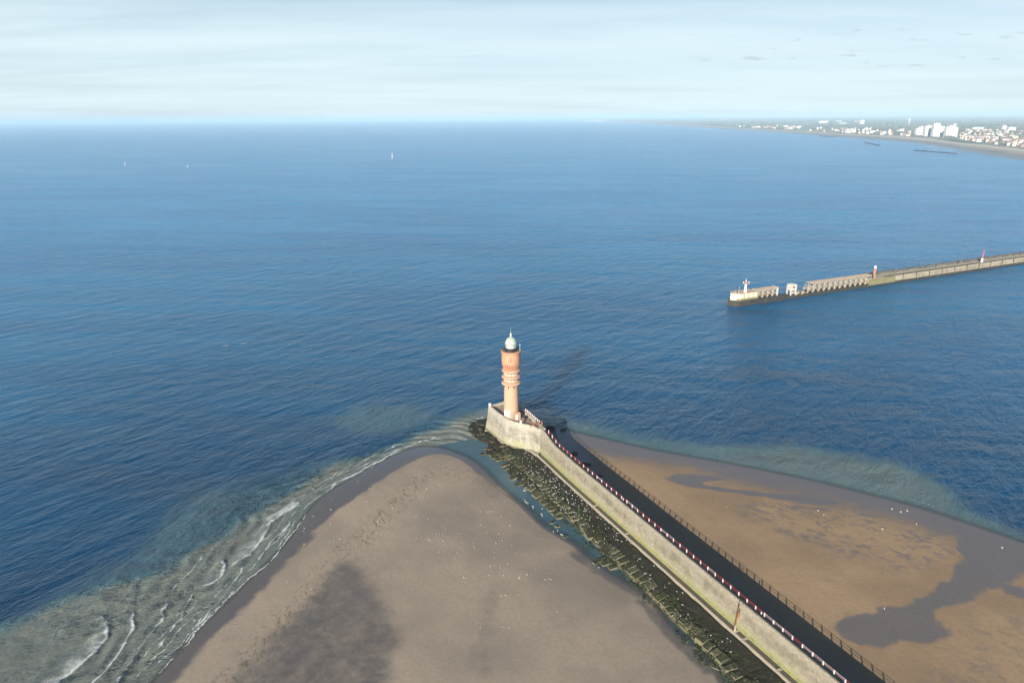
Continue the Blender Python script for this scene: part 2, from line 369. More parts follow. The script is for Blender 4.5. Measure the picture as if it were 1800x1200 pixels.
def mat_weed(name='wrack_covered_stone', top=(0.022, 0.028, 0.011), stone=(0.19, 0.17, 0.115), brown=(0.045, 0.036, 0.022), lower=0.0):
    m, n, out = new_mat(name)
    co = n.n('ShaderNodeTexCoord').outputs['Object']; g = n.n('ShaderNodeNewGeometry')
    gp = g.outputs['Position']
    nz = n.n('ShaderNodeSeparateXYZ', {0: g.outputs['Normal']}).outputs[2]
    a = n.noise(gp, 0.35, 5, 0.65, 0.4); b = n.noise(gp, 1.8, 5, 0.72); d = n.noise(gp, 7.0, 3, 0.7)
    wc = n.mix(n.ss(a, 0.38, 0.60), top, brown)
    wc = n.mix(n.ss(d, 0.40, 0.75), wc, tuple(c*2.0 for c in top))
    wc = n.mix(n.m('MULTIPLY', n.ss(n.noise(gp, 0.9, 4, 0.6), 0.56, 0.70), 0.6), wc, (0.085, 0.095, 0.022))
    sc = n.mix(n.ss(b, 0.3, 0.7), tuple(c*0.6 for c in stone), tuple(c*1.25 for c in stone))
    sc = n.mix(n.m('MULTIPLY', n.ss(a, 0.45, 0.6), 0.4), sc, (0.17, 0.18, 0.055))
    rnd = n.n('ShaderNodeObjectInfo').outputs['Random']
    bare = n.m('MAXIMUM', n.ss(n.m('ADD', nz, n.m('MULTIPLY', n.m('SUBTRACT', b, 0.5), 0.5)), 0.86-lower, 0.62-lower), n.m('MULTIPLY', n.ss(n.m('ADD', b, n.m('MULTIPLY', rnd, 0.16-lower)), 0.58, 0.72), 0.6-lower*2))
    c = n.mix(bare, wc, sc)
    bump = n.n('ShaderNodeBump', {'Strength': 0.8, 'Distance': 0.25, 'Height': n.m('ADD', b, n.m('MULTIPLY', d, 0.4))})
    principled(n, out, Base_Color=c, Roughness=0.72, Normal=bump.outputs[0], Specular_IOR_Level=0.3); return m

M_SAND = mat_sand(); M_SEA = mat_sea()
M_WALL = mat_masonry('weathered_masonry', (0.39, 0.345, 0.26))
M_HEAD = mat_masonry('pier_head_masonry', (0.50, 0.46, 0.385), 0.9, 11.0)
M_DECK = plain('worn_concrete_deck', (0.34, 0.26, 0.20), 0.9, 0.3, 0.5, bump=0.03)
M_KERB = plain('pale_concrete_kerb', (0.37, 0.325, 0.25), 0.9, 0.35, 0.7, bump=0.03, dirt=((0.12, 0.11, 0.05), 0.5))
M_CHAN = plain('damp_channel_floor', (0.105, 0.088, 0.070), 0.85, 0.4, 0.8, bump=0.05, dirt=((0.06, 0.055, 0.03), 0.6))
M_GREEN = plain('bright_green_algae', (0.27, 0.27, 0.11), 0.85, 0.45, 0.9, bump=0.05, dirt=((0.10, 0.12, 0.02), 0.7))
M_WEED = mat_weed()
M_BERM = mat_weed('wrack_covered_apron', (0.016, 0.016, 0.009), (0.10, 0.085, 0.055), (0.024, 0.019, 0.013), 0.16)
M_BLADE = plain('dark_bladder_wrack', (0.040, 0.055, 0.015), 0.6, 0.6, 0.6)
M_WHITE = plain('white_paint', (0.76, 0.74, 0.70), 0.55, 0.12, 0.6, dirt=((0.45, 0.36, 0.25), 0.3))
M_POST = plain('whitewashed_concrete_post', (0.74, 0.66, 0.62), 0.7, 0.2, 3.0, dirt=((0.40, 0.15, 0.10), 0.6))
M_RED = plain('red_painted_rail', (0.40, 0.045, 0.045), 0.5, 0.3, 2.0)
M_PINK = plain('faded_pink_rail', (0.66, 0.45, 0.46), 0.55, 0.2, 2.0)
M_RUST = plain('rusty_iron', (0.24, 0.10, 0.05), 0.85, 0.4, 3.0, bump=0.01)
M_BLACK = plain('black_painted_iron', (0.02, 0.022, 0.026), 0.5, 0.3, 2.0)

# ------------------------------------------------------------------ shoreline survey
west = [(150, 1330), (287, 1183), (333, 1127), (395, 1068), (463, 1000), (515, 946), (533, 912), (560, 880), (597, 853), (640, 830), (687, 803), (733, 785), (771, 786)]
east = [(800, 796), (825, 806), (850, 825), (879, 858), (912, 883), (935, 905), (948, 920), (972, 936), (1012, 958), (1022, 972), (1045, 990), (1066, 1006), (1100, 1026), (1140, 1048), (1152, 1062), (1172, 1098), (1205, 1126), (1232, 1150), (1256, 1172), (1268, 1200), (1330, 1290)]
PL = np.vstack([smooth_line(unl(west+east), 2), [[52, 60], [-50, 60]]])
rshore = [(975, 750), (1000, 758), (1060, 772), (1150, 793), (1222, 805), (1300, 819), (1400, 839), (1470, 855), (1533, 871), (1609, 891), (1667, 909), (1795, 953), (1950, 1010), (2200, 1110)]
RS = smooth_line(unl(rshore), 2)
PR = np.vstack([RS, [[300, 60], [80, 60], [70, 117], [47, 164], [22, 214]]])

# pier line: the railing foot, and everything else offset from it (left = landward berm side)
RAIL = resample(smooth_line([(11.2, 242.6), (15.8, 233.2), (24.2, 214.8), (32.2, 198.4), (48.8, 164.0), (71.5, 117.4), (115.0, 27.0)], 3), 1.0)
RAIL = RAIL[:]                                   # runs from the pier head towards the town
def pier_off(d): return offset(RAIL, -d)         # d metres to the berm side (travel is away from the head)
HK = 0.98; HP = CAM_H-117.0*HK
HEAD = HK*np.array([(-10.1, 266.2), (-6.1, 258.5), (-2.5, 252.3), (0.0, 250.1), (3.2, 247.9), (6.0, 246.6), (8.3, 245.2)])
KERB_D = 5.35

# berm polygon: kerb line, out to the traced edge of the blocks
edge_px = [(866, 718), (848, 722), (822, 742), (822, 757), (838, 772), (858, 779), (850, 797), (868, 803), (893, 808), (893, 832), (912, 848), (940, 862), (968, 884), (990, 905), (1016, 928), (1036, 946), (1062, 975), (1092, 1000), (1118, 1022), (1148, 1050), (1172, 1080), (1208, 1112), (1238, 1140), (1262, 1168), (1290, 1200), (1345, 1270)]
EDGE = unl(edge_px, 0.5)
KL = pier_off(KERB_D)
HFZ = np.array([0.9, 0.95, 1.0, 1.1, 1.4, 2.0])
HF = np.array([un(*p, z)[:2] for p, z in zip([(858.5, 753), (869, 766), (887, 779.5), (905, 785.5), (922, 788.5), (935, 794)], HFZ)])     # foot of the head wall
PB = np.vstack([EDGE, [[60, 112]], KL[(KL[:, 1] > 100) & (KL[:, 1] < 233)][::-1], HF[::-1], [(-9.8, 260.0)], [(-9.9, 264)]])

def prof(d, rise, run, drop=0.07):
    return np.where(d > 0, rise*(1-np.exp(-np.maximum(d, 0)/run)), np.maximum(drop*d, -4.0))
def sand_height(P):
    dl, dr = sd_poly(P, PL), sd_poly(P, PR)
    z = np.maximum(prof(dl, 1.9, 17.0), prof(dr, 0.85, 30.0, 0.05))
    z = z+(0.05*fbm(P, 0.08, 3, 3)+0.16*fbm(P, 0.025, 13, 2)*sm(dl, 0, 8))*sm(np.maximum(dl, dr), 0, 10)
    return z, dl, dr

def closed(px):
    p = unl(px); p = np.vstack([p, p[:1], p[1:2]]); q = smooth_line(p, 3); return q[4:-4]
# ------------------------------------------------------------------ sand
gx = np.arange(-125, 190, 0.6); gy = np.arange(70, 292, 0.6)
X, Y = np.meshgrid(gx, gy); P = np.c_[X.ravel(), Y.ravel()]
Zs, dl, dr = sand_height(P)
wob = fbm(P, 0.05, 9, 4)*2.0+fbm(P, 0.28, 12, 3)*0.9
Lw = PL[:60]
dw, _ = line_dist(P, unl(west[1:]))
wet = np.maximum(1-sm(dw+wob*0.7, 2.5, 9.0), 0)*(dl > 0)
wet = np.maximum(wet, 0.85*(1-sm(dl, 0.2, 2.0))*(dl > -1)*(dr < 0))
tip_dry = closed([(420, 1090), (500, 985), (560, 925), (610, 890), (655, 858), (700, 828), (738, 807), (768, 795), (800, 804), (838, 826), (866, 858), (900, 895), (930, 930), (700, 1090)])
wet = np.maximum(wet, 0.9*(1-sm(sd_poly(P, tip_dry)+wob*0.4, -1.8, 2.2))*sm(P[:, 1], 165, 185)*(1-sm(P[:, 0], -14, 0))*(dl > 0))
tri = closed([(585, 985), (640, 1000), (668, 1060), (706, 1115), (700, 1170), (680, 1290), (330, 1290), (405, 1205), (470, 1140), (520, 1085), (558, 1032)])
wet = np.maximum(wet, 0.62*sm(sd_poly(P, tri)+wob*0.8, -6.0, 5.0))
st, _ = line_dist(P, unl([(870, 1040), (850, 1110), (825, 1260)])); wet = np.maximum(wet, 0.36*(1-sm(st+wob, 1.0, 6)))
for a in ([(945, 912), (985, 940), (1030, 968)], [(1010, 975), (1050, 1005), (1120, 1042)], [(1130, 1062), (1180, 1115), (1250, 1175)]):
    st, _ = line_dist(P, unl(a)); wet = np.maximum(wet, 0.62*(1-sm(st+wob*0.5, 0.6, 3.5)))
lobe = closed([(1449, 1086), (1556, 1071), (1667, 1024), (1676, 985), (1672, 940), (1690, 925), (1795, 950), (1900, 975), (1850, 1010), (1795, 1026), (1740, 1040), (1667, 1069), (1650, 1086), (1683, 1122), (1658, 1144), (1556, 1146), (1490, 1140)])
wr = 0.88*sm(sd_poly(P, lobe)+wob*1.0, -2.8, 3.6)
dwr = np.where(dr > 0, dr, 0)
rim = (1-sm(dwr+wob*1.2, 0.0, 26.0))*(dr > dl); wr = np.maximum(wr, 1.0*(1-sm(dwr+wob*1.4, 1.0, 7.0)))
arm = closed([(1168, 843), (1195, 834), (1260, 836), (1300, 842), (1262, 848), (1230, 851), (1300, 860), (1375, 867), (1440, 868), (1500, 890), (1430, 893), (1360, 878), (1280, 869), (1210, 860)])
wr = np.maximum(wr, 0.80*sm(sd_poly(P, arm)+wob*0.5, -2.2, 2.2))
wr = np.maximum(wr, 0.80*(1-sm(line_dist(P, unl([(1775, 1036), (1800, 1045), (1860, 1060)]))[0]+wob, 0.5, 4)))
wet = np.maximum(wet, wr*(dr > -1)); wet = np.where(Zs < 0.0, 1.0, wet)
ripz = closed([(1290, 880), (1420, 878), (1560, 895), (1700, 925), (1690, 990), (1590, 1010), (1480, 985), (1390, 950), (1310, 915)])
rip = sm(sd_poly(P, ripz)+wob, -5.0, 4.0)*(dr > 0)
rip = np.maximum(rip, 0.55*sm(sd_poly(P, unl([(1640, 1130), (1800, 1040), (2000, 1100), (1800, 1290), (1560, 1290)]))+wob, -6, 8)*(dr > 0))
wl, _ = line_dist(P, unl([(745, 838), (715, 868), (690, 900), (650, 935), (600, 985), (545, 1040), (500, 1095), (455, 1150), (400, 1210)]))
weed = (1-sm(wl+wob*0.4, 1.5, 7.0))
wl2, _ = line_dist(P, unl([(745, 835), (790, 830), (830, 838), (870, 870)])); weed = np.maximum(weed, 0.6*(1-sm(wl2+wob, 1.5, 7.0)))
hue = (dr > dl).astype(float)
sand = link('sand', grid_mesh('sand', X, Y, Zs.reshape(X.shape), M_SAND,
            dict(wet=wet, rip=rip, weed=weed, hue=hue, rim=rim), keep=(Zs > -3.0).reshape(X.shape)))
tag(sand, kind='structure')

# ------------------------------------------------------------------ sea: one sheet to the horizon, fine near the shore
def grow(start, end, step, k=1.07):
    out = []; x = start; s = step
    while (end-x)*np.sign(step) > 0: x += s; s *= k; out.append(x)
    out[-1] = end; return out
fx = list(np.arange(-105, 20, 0.36))+list(np.arange(20, 190, 1.0))
gx = np.array(grow(fx[0], -47000, -0.6)[::-1]+fx+grow(fx[-1], 47000, 1.5))
fy = list(np.arange(92, 272, 0.36))+list(np.arange(272, 330, 0.8))
gy = np.array(grow(fy[0], -800, -1.0)[::-1]+fy+grow(fy[-1], 40000, 1.0, 1.06))
X, Y = np.meshgrid(gx, gy); P = np.c_[X.ravel(), Y.ravel()]
near = (np.abs(P[:, 0]-40) < 260) & (P[:, 1] > 40) & (P[:, 1] < 420)
Pn = P[near]
N = len(P); Zw = np.zeros(N); turb = np.zeros(N); foam = np.zeros(N); depth = np.full(N, 4.0); calm = np.zeros(N)
sh, dl, dr = sand_height(Pn)
depth[near] = -sh
T1 = unl([(-200, 1190), (0, 1106), (133, 1050), (233, 1023), (290, 1003), (340, 965), (393, 937), (430, 908), (500, 872), (600, 818), (690, 787), (760, 759), (800, 737), (858, 722), (870, 760), (860, 800), (920, 870), (900, 900), (800, 830), (600, 900), (520, 1080), (420, 1340), (-200, 1400)])
T2 = unl([(-200, 1180), (0, 1098), (133, 1036), (200, 985), (270, 926), (360, 868), (500, 829), (593, 812), (650, 788), (700, 768), (745, 742), (770, 724), (858, 716), (860, 790), (700, 900), (520, 1080), (420, 1340), (-200, 1400)])
TP = unl([(585, 748), (610, 722), (680, 708), (780, 716), (800, 745), (690, 764), (640, 770)])
TR = np.vstack([unl([(960, 760), (1000, 790), (1222, 850), (1400, 880), (1533, 915), (1667, 955), (1795, 1000), (1950, 1060), (2200, 1180)]), unl([(2200, 1075), (1900, 975), (1800, 938), (1740, 918), (1690, 896), (1645, 858), (1605, 828), (1560, 812), (1500, 803), (1400, 792), (1250, 786), (1100, 762), (1000, 735), (960, 735)])])
wobn = fbm(Pn, 0.05, 21, 4)*2.2+fbm(Pn, 0.3, 33, 2)*0.5
t = 0.98*sm(sd_poly(Pn, T1)+wobn*0.9, -6.5, 3.0)
t = np.maximum(t, 0.33*sm(sd_poly(Pn, T2)+wobn*2.0, -9, 9))
t = np.maximum(t, 0.30*sm(sd_poly(Pn, TP)+wobn*1.6, -7, 8))
t = np.maximum(t, 0.70*sm(sd_poly(Pn, TR)+wobn*1.6, -9.0, 8)*(0.75+0.25*sm(Pn[:, 0], 50, 110)))
pool = (dl < 0.3) & (sd_poly(Pn, np.vstack([unl([(771, 786)]+east), EDGE[::-1][:-4]])) > -2)
t = np.where(pool, np.maximum(np.minimum(t, 0.42), 0.36), t)
turb[near] = t
calm[near] = np.clip(np.where(pool, 1.0, 0)+0.75*sm(sd_poly(Pn, TR), -2, 3)*(1-sm(-dr, 2, 14))+0.55*sm(sd_poly(Pn, T1), -2, 5), 0, 1)
# breakers traced from the survey (crop of the lower-left corner, three times enlarged)
def c3(pts): return smooth_line(unl([(x/3, 800+y/3) for x, y in pts]), 2)
shore_dir = np.array([0.93, -0.36])
waves = [  # points, crest height, front strength, trailing foam strength, trail length
    ([(530, 830), (560, 870), (577, 920), (550, 985), (500, 1040), (440, 1090), (370, 1150), (300, 1200), (230, 1260)], 0.55, 1.4, 0.54, 6.0),
    ([(690, 808), (713, 830), (690, 862), (715, 892), (670, 960), (650, 1010), (600, 1080), (560, 1140), (490, 1200), (430, 1270)], 0.40, 1.15, 0.40, 3.0),
    ([(870, 768), (883, 800), (840, 832), (870, 852), (800, 930), (760, 990), (700, 1090), (640, 1170), (590, 1250)], 0.34, 1.0, 0.36, 3.0),
    ([(1075, 500), (1062, 550), (1000, 620), (940, 680), (885, 745)], 0.45, 0.8, 0.22, 3.0),
    ([(1040, 702), (985, 790), (960, 850), (910, 912), (850, 1000), (830, 1050)], 0.25, 1.0, 0.25, 1.6),
    ([(1170, 540), (1192, 600), (1150, 652), (1100, 690), (1040, 690)], 0.45, 1.2, 0.44, 5.0),
    ([(1420, 340), (1428, 365), (1380, 440), (1310, 530), (1285, 552), (1195, 592)], 0.35, 1.15, 0.54, 4.5),
    ([(1300, 560), (1260, 642), (1190, 722), (1172, 762), (1110, 812), (1090, 852), (1040, 902), (1000, 990), (930, 1055), (850, 1140), (800, 1190)], 0.18, 0.95, 0.22, 1.2),
    ([(1548, 345), (1480, 410), (1400, 490), (1355, 575)], 0.18, 1.0, 0.30, 2.0),
    ([(1588, 232), (1562, 270), (1500, 302), (1425, 345)], 0.25, 1.2, 0.55, 3.0),
    ([(1400, 596), (1300, 660), (1200, 748), (1150, 802), (1080, 872), (1020, 960), (960, 1030), (880, 1110)], 0.10, 0.8, 0.15, 0.8),
    ([(1780, 130), (1765, 165), (1690, 215), (1620, 260), (1590, 300)], 0.15, 1.0, 0.30, 1.5),
    ([(320, 1010), (290, 1070), (230, 1140), (180, 1200), (130, 1260)], 0.40, 0.55, 0.42, 4.0),
    ([(400, 845), (360, 920), (340, 980)], 0.45, 0.25, 0.10, 3.0),
    ([(130, 950), (140, 1000), (110, 1080), (60, 1150)], 0.45, 0.2, 0.08, 3.0),
    ([(720, 660), (715, 740), (690, 790), (640, 850)], 0.45, 0.30, 0.15, 3.0),
    ([(570, 715), (540, 790), (525, 830)], 0.4, 0.25, 0.1, 3.0),
    ([(890, 1090), (850, 1150), (800, 1185)], 0.1, 0.8, 0.15, 1.0),
    ([(960, 830), (1010, 850), (1030, 870), (1000, 920), (960, 940)], 0.15, 0.7, 0.2, 1.0)]
def c4(pts): return [(400+x/2.4, 700+y/2.4) for x, y in pts]
more = [(c4([(890, 160), (800, 190), (705, 222), (672, 250), (600, 285), (555, 318), (460, 352), (430, 378)]), 0.18, 1.1, 0.35, 1.6),
        (c4([(310, 428), (270, 462), (180, 522), (150, 560)]), 0.25, 1.2, 0.6, 4.0),
        (c4([(680, 240), (640, 235), (580, 258), (520, 290)]), 0.20, 0.6, 0.4, 2.5),
        (c4([(870, 120), (820, 148), (800, 160)]), 0.2, 0.5, 0.12, 1.5),
        ([(858, 731), (845, 735), (828, 737)], 0.15, 1.3, 0.3, 1.0),
        ([(980, 744), (990, 741), (1003, 737.5)], 0.25, 1.3, 0.5, 1.4), ([(1003, 748), (1012, 745.5), (1022, 742.5)], 0.25, 1.25, 0.4, 1.2),
        ([(1020, 753), (1030, 752.5), (1042, 751.5)], 0.15, 1.1, 0.3, 1.0), ([(1052, 753), (1060, 753), (1068, 752)], 0.15, 1.2, 0.3, 1.0),
        ([(1085, 765), (1120, 772), (1160, 782)], 0.04, 0.5, 0.1, 0.6), ([(1470, 842), (1540, 858), (1610, 878), (1660, 897)], 0.04, 0.75, 0.1, 0.7),
        ([(1440, 850), (1500, 862), (1570, 884)], 0.03, 0.55, 0.08, 0.6), ([(1600, 884), (1650, 900), (1700, 916), (1790, 946)], 0.03, 0.6, 0.08, 0.6),
        ([(1295, 764), (1299, 763.5)], 0.05, 1.0, 0.1, 0.5),
        ([(0, 708), (40, 697), (80, 689), (130, 674)], 0.2, 1.2, 0.25, 1.6), ([(180, 662), (200, 658), (222, 654)], 0.2, 1.15, 0.25, 1.6),
        ([(275, 638), (300, 634), (322, 631)], 0.2, 1.2, 0.25, 1.6), ([(385, 609), (420, 605), (462, 599)], 0.2, 1.15, 0.25, 1.6)]
allw = [(c3(p), *r) for p, *r in waves]+[(smooth_line(unl(p), 2), *r) for p, *r in more]
zz = np.zeros(len(Pn)); ff = np.zeros(len(Pn))
for pts, hgt, fr, trail, ln in allw:
    bb = (Pn[:, 0] > pts[:, 0].min()-12) & (Pn[:, 0] < pts[:, 0].max()+12) & (Pn[:, 1] > pts[:, 1].min()-12) & (Pn[:, 1] < pts[:, 1].max()+12)
    Q = Pn[bb]+0.35*np.c_[vnoise(Pn[bb], 0.7, 5), vnoise(Pn[bb], 0.7, 6)]+0.12*np.c_[vnoise(Pn[bb], 2.2, 7), vnoise(Pn[bb], 2.2, 8)]
    d, q = line_dist(Q, pts)
    sgn = q@shore_dir                                   # >0 on the shore side
    e0 = np.minimum(np.linalg.norm(Q-pts[0], axis=1), np.linalg.norm(Q-pts[-1], axis=1)); fade = sm(e0, 0.0, 3.0)
    brk = 0.75+0.35*sm(vnoise(Q, 0.35, 11), -0.5, 0.4)
    f = np.where(sgn > 0, fr*np.exp(-(d/0.28)**2), np.maximum(fr*np.exp(-(d/0.6)**2), 1.35*trail*np.exp(-(d/(1.25*ln))**2)))*fade*brk
    ff[bb] = np.maximum(ff[bb], f)
    hgt *= 0.55
    z = np.where(sgn > 0, hgt*np.exp(-(d/0.45)**2)-0.3*hgt*np.exp(-((d-1.2)/0.8)**2), hgt*np.exp(-d/2.2))*fade
    zz[bb] = np.where(np.abs(z) > np.abs(zz[bb]), z, zz[bb])
# thin lines of foam left by spent waves, following the shore
for k, (dd, st_) in enumerate(((0.9, 0.8), (2.2, 0.7), (3.9, 0.72), (5.6, 0.6), (7.6, 0.62), (9.8, 0.52), (12.2, 0.55), (14.8, 0.48), (17.6, 0.5), (20.6, 0.5), (24.0, 0.45), (28.0, 0.4), (32.0, 0.4))):
    dsh = np.where(dl < 0, -dl, 99)+fbm(Pn, 0.10, 60+k, 4)*1.1+fbm(Pn, 0.5, 80+k, 2)*0.25
    ln_ = 1.55*st_*np.exp(-((dsh-dd)/0.24)**2)*sm(vnoise(Pn, 0.07, 70+k), -0.35, 0.35)*(~pool)
    ff = np.maximum(ff, ln_*sm(sd_poly(Pn, T2), -1, 3)); ff = np.maximum(ff, 0.30*st_*np.exp(-np.maximum(dsh-dd, 0)/1.2)*(dsh > dd)*sm(vnoise(Pn, 0.09, 90+k), 0.1, 0.6)*(~pool))
# unbroken shoaling swell in the murky belt, crests bending along the shore
dshore = np.where(dl < 0, -dl, 0)
sw = np.sin((dshore+fbm(Pn, 0.045, 41, 3)*5.0)*2*np.pi/5.2)*sm(dshore, 3, 7)*(1-sm(dshore, 20, 40))*sm(sd_poly(Pn, T2), -3, 3)
zz += 0.24*sw*(~pool)
Zw[near] = zz; foam[near] = ff
dist = np.hypot(P[:, 0], P[:, 1]); far = sm(np.log(dist), np.log(130), np.log(1500))  # ground distance from the camera; also drives the sea's painted brightness ramp
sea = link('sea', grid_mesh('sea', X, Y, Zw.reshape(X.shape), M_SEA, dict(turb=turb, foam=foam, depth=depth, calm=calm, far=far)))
tag(sea, kind='structure')
print('sea verts', len(P))

# ------------------------------------------------------------------ pier
Wt = pier_off(2.4); Z9 = 9.0; DECK = 7.75
def lift(p, z): return np.c_[p, np.full(len(p), z)]
def uv_wall(o, run):
    """uv 'run' = (distance along the run, height) from the nearest point of the run line"""
    me = o.data; co = np.empty(len(me.vertices)*3); me.vertices.foreach_get('co', co); co = co.reshape(-1, 3)
    s = np.r_[0, np.cumsum(np.linalg.norm(np.diff(run, axis=0), axis=1))]
    k = np.array([np.argmin(((run-p[:2])**2).sum(1)) for p in co])
    li = np.empty(len(me.loops), np.int32); me.loops.foreach_get('vertex_index', li)
    uvl = me.uv_layers.new(name='run'); uvl.data.foreach_set('uv', np.c_[s[k][li], co[:, 2][li]].astype(np.float32).reshape(-1))
pier = thing('stone_pier', 'long stone pier with a sloping weathered wall running out to the brick lighthouse', 'pier', (0, 0, 0))
iw = np.where((Wt[:, 1] < 239.8))[0]
Wl = Wt[iw]; rl = RAIL[iw]
b = MB()
prof_w = [(3.45, 1.2), (3.40, 2.25), (2.75, 5.2), (2.42, 8.55), (2.36, 8.95), (2.20, 9.08), (1.75, 9.08), (1.58, 8.95), (1.58, DECK-0.3)]
ramp = (HP-DECK)*(1-sm(np.r_[0, np.cumsum(np.linalg.norm(np.diff(rl, axis=0), axis=1))], 0.0, 14.0))
def lift_r(p, z): return np.c_[p, z+ramp*np.clip((z-2.3)/6.3, 0, 1)]
b.sweep([lift_r(offset(rl, -d), z) for d, z in prof_w])
wall = b.build('wall', M_WALL, pier, True, 35); uv_wall(wall, Wl)
b = MB(); b.sweep([lift_r(offset(rl, -1.575), DECK-0.05), lift_r(offset(rl, 0.35), DECK-0.05), lift_r(offset(rl, 0.35), DECK-1.0), lift(offset(rl, 0.55), -1.5), lift(offset(rl, -1.575), -1.5)][::-1])
deck = b.build('deck', M_DECK, pier)
ik = np.where(KL[:, 1] < 234.5)[0]; rk = RAIL[ik]
b = MB(); b.sweep([lift(offset(rk, -5.55), 0.8), lift(offset(rk, -5.50), 2.52), lift(offset(rk, -5.14), 2.56), lift(offset(rk, -5.12), 0.8)])
b.build('kerb', M_KERB, pier)
b = MB(); b.sweep([lift(offset(rk, -5.12), 2.36), lift(offset(rk, -3.42), 2.42), lift(offset(rk, -3.42), 0.8), lift(offset(rk, -5.12), 0.8)])
b.build('channel_floor', M_CHAN, pier)
b = MB(); b.sweep([lift(offset(rk, -3.78), 1.6), lift(offset(rk, -3.72), 2.62), lift(offset(rk, -3.25), 3.0), lift(offset(rk, -3.25), 1.6)])
b.build('algae_ledge', M_GREEN, pier)
def kerb_tie(px):
    p = un(*px, 2.3)[:2]; k = int(np.argmin(((KL-p)**2).sum(1))); d = KL[k+1]-KL[k-1]; a = math.atan2(d[1], d[0])
    b = MB(); M = Matrix.Translation((KL[k][0], KL[k][1], 0)) @ Matrix.Rotation(a, 4, 'Z')
    b.box((-0.3, 0.3, 1.6), (0.3, 1.55, 2.62), M=M); b.build('kerb_tie', M_KERB, pier)
for px in ((1293, 1108), (1312, 1122), (1374, 1175), (1108, 938), (1052, 888)): kerb_tie(px)

# pier head: battered wall ring with a parapet, a paved platform inside
def inset(poly, d):
    n = len(poly); out = []
    for i in range(n):
        a, b_, c = poly[i-1], poly[i], poly[(i+1) % n]
        t1 = (b_-a)/np.linalg.norm(b_-a); t2 = (c-b_)/np.linalg.norm(c-b_)
        n1 = np.array([-t1[1], t1[0]]); n2 = np.array([-t2[1], t2[0]]); m_ = (n1+n2); m_ /= max(0.5, (m_@m_)/2)
        out.append(b_+m_*d)
    return np.array(out)
ring = np.vstack([HEAD, HK*np.array([(10.0, 242.6), (12.9, 243.6), (10.6, 249.2), (4.9, 262.0), (2.2, 268.3), (-3.4, 271.0)])])   # counter-clockwise
rs = resample(np.vstack([ring, ring[:1]]), 0.8)
def ring_paths(spec):
    ps = []
    for d, z in spec:
        q = inset(ring, d); q = np.vstack([q, q[:1]]); s = np.r_[0, np.cumsum(np.linalg.norm(np.diff(np.vstack([ring, ring[:1]]), axis=0), axis=1))]
        t = np.arange(0, s[-1]-0.3, 0.8); ps.append(np.c_[np.interp(t, s, q[:, 0]), np.interp(t, s, q[:, 1]), np.full(len(t), z)])
    return ps
b = MB(); b.sweep(ring_paths([(-1.45, -1.5), (-1.2, 1.2), (-0.6, 5.0), (-0.05, HP+0.8), (0.05, HP+1.10), (0.25, HP+1.2), (0.62, HP+1.2), (0.78, HP+1.05), (0.80, HP-0.4)]), ring=True, closed_section=False, caps=False)
hw = b.build('head_wall', M_HEAD, pier, True, 35); uv_wall(hw, resample(np.vstack([ring, ring[:1]]), 0.3))
b = MB(); b.prism(inset(ring, 0.6), 6.0, HP); b.build('head_platform', M_DECK, pier)
fpath = np.vstack([[(-10.8, 259.0)], HF, [KL[ik][0]]])
fr = resample(fpath, 0.7); fz = np.interp(np.linspace(0, 7, len(fr)), range(8), np.r_[0.8, HFZ, 2.5])
b = MB(); b.sweep([np.c_[offset(fr, d), fz+z] for d, z in ((-0.35, -1.2), (-0.3, 0.0), (0.9, 0.05), (0.95, -1.2))])
b.build('kerb', M_KERB, pier)

# berm: rough wrack-covered apron sheet
gxb = np.arange(-24, 66, 0.35); gyb = np.arange(108, 272, 0.35)
X, Y = np.meshgrid(gxb, gyb); P = np.c_[X.ravel(), Y.ravel()]
sdb = sd_poly(P, PB); dk = np.minimum(line_dist(P, KL[(KL[:, 1] > 95) & (KL[:, 1] < 236)][::2])[0], line_dist(P, np.vstack([[(-10, 266)], HF]))[0])
tip = sm(P[:, 1], 236, 246)
zb = 2.15-1.3*tip-0.135*dk*(1-0.5*tip)
zb += 0.13*fbm(P, 0.35, 51, 4)+0.05*fbm(P, 1.6, 57, 2)+tip*0.38*fbm(P, 0.30, 61, 4)
crk = np.abs(vnoise(P @ np.array([[0.91, 0.42], [-0.42, 0.91]]), 0.28, 71)); zb -= 0.30*(1-sm(crk, 0.0, 0.10))*sm(dk, 1, 3)
zb = np.where(sdb < 0.6, zb-1.4*(0.6-sdb)-0.6*(0.6-sdb)*(1-tip), zb)
inner = sd_poly(P, np.vstack([HF, KL[(KL[:, 1] > 100) & (KL[:, 1] < 233)], [[90, 100]], ring[7:]])) > 0.6
zb = np.where(inner, -1.0, zb)
apron = thing('stone_apron', 'dark seaweed covered stone apron with rows of slabs along the foot of the pier wall', 'apron', (0, 0, 0))
so = link('apron_surface', grid_mesh('apron_surface', X, Y, zb.reshape(X.shape), M_BERM, None, keep=((sdb > -1.2) & ~inner).reshape(X.shape)), apron)
def berm_z(p):
    i = int(round((p[1]-gyb[0])/0.35)); j = int(round((p[0]-gxb[0])/0.35))
    i = min(max(i, 0), X.shape[0]-1); j = min(max(j, 0), X.shape[1]-1)
    return float(zb.reshape(X.shape)[i, j])

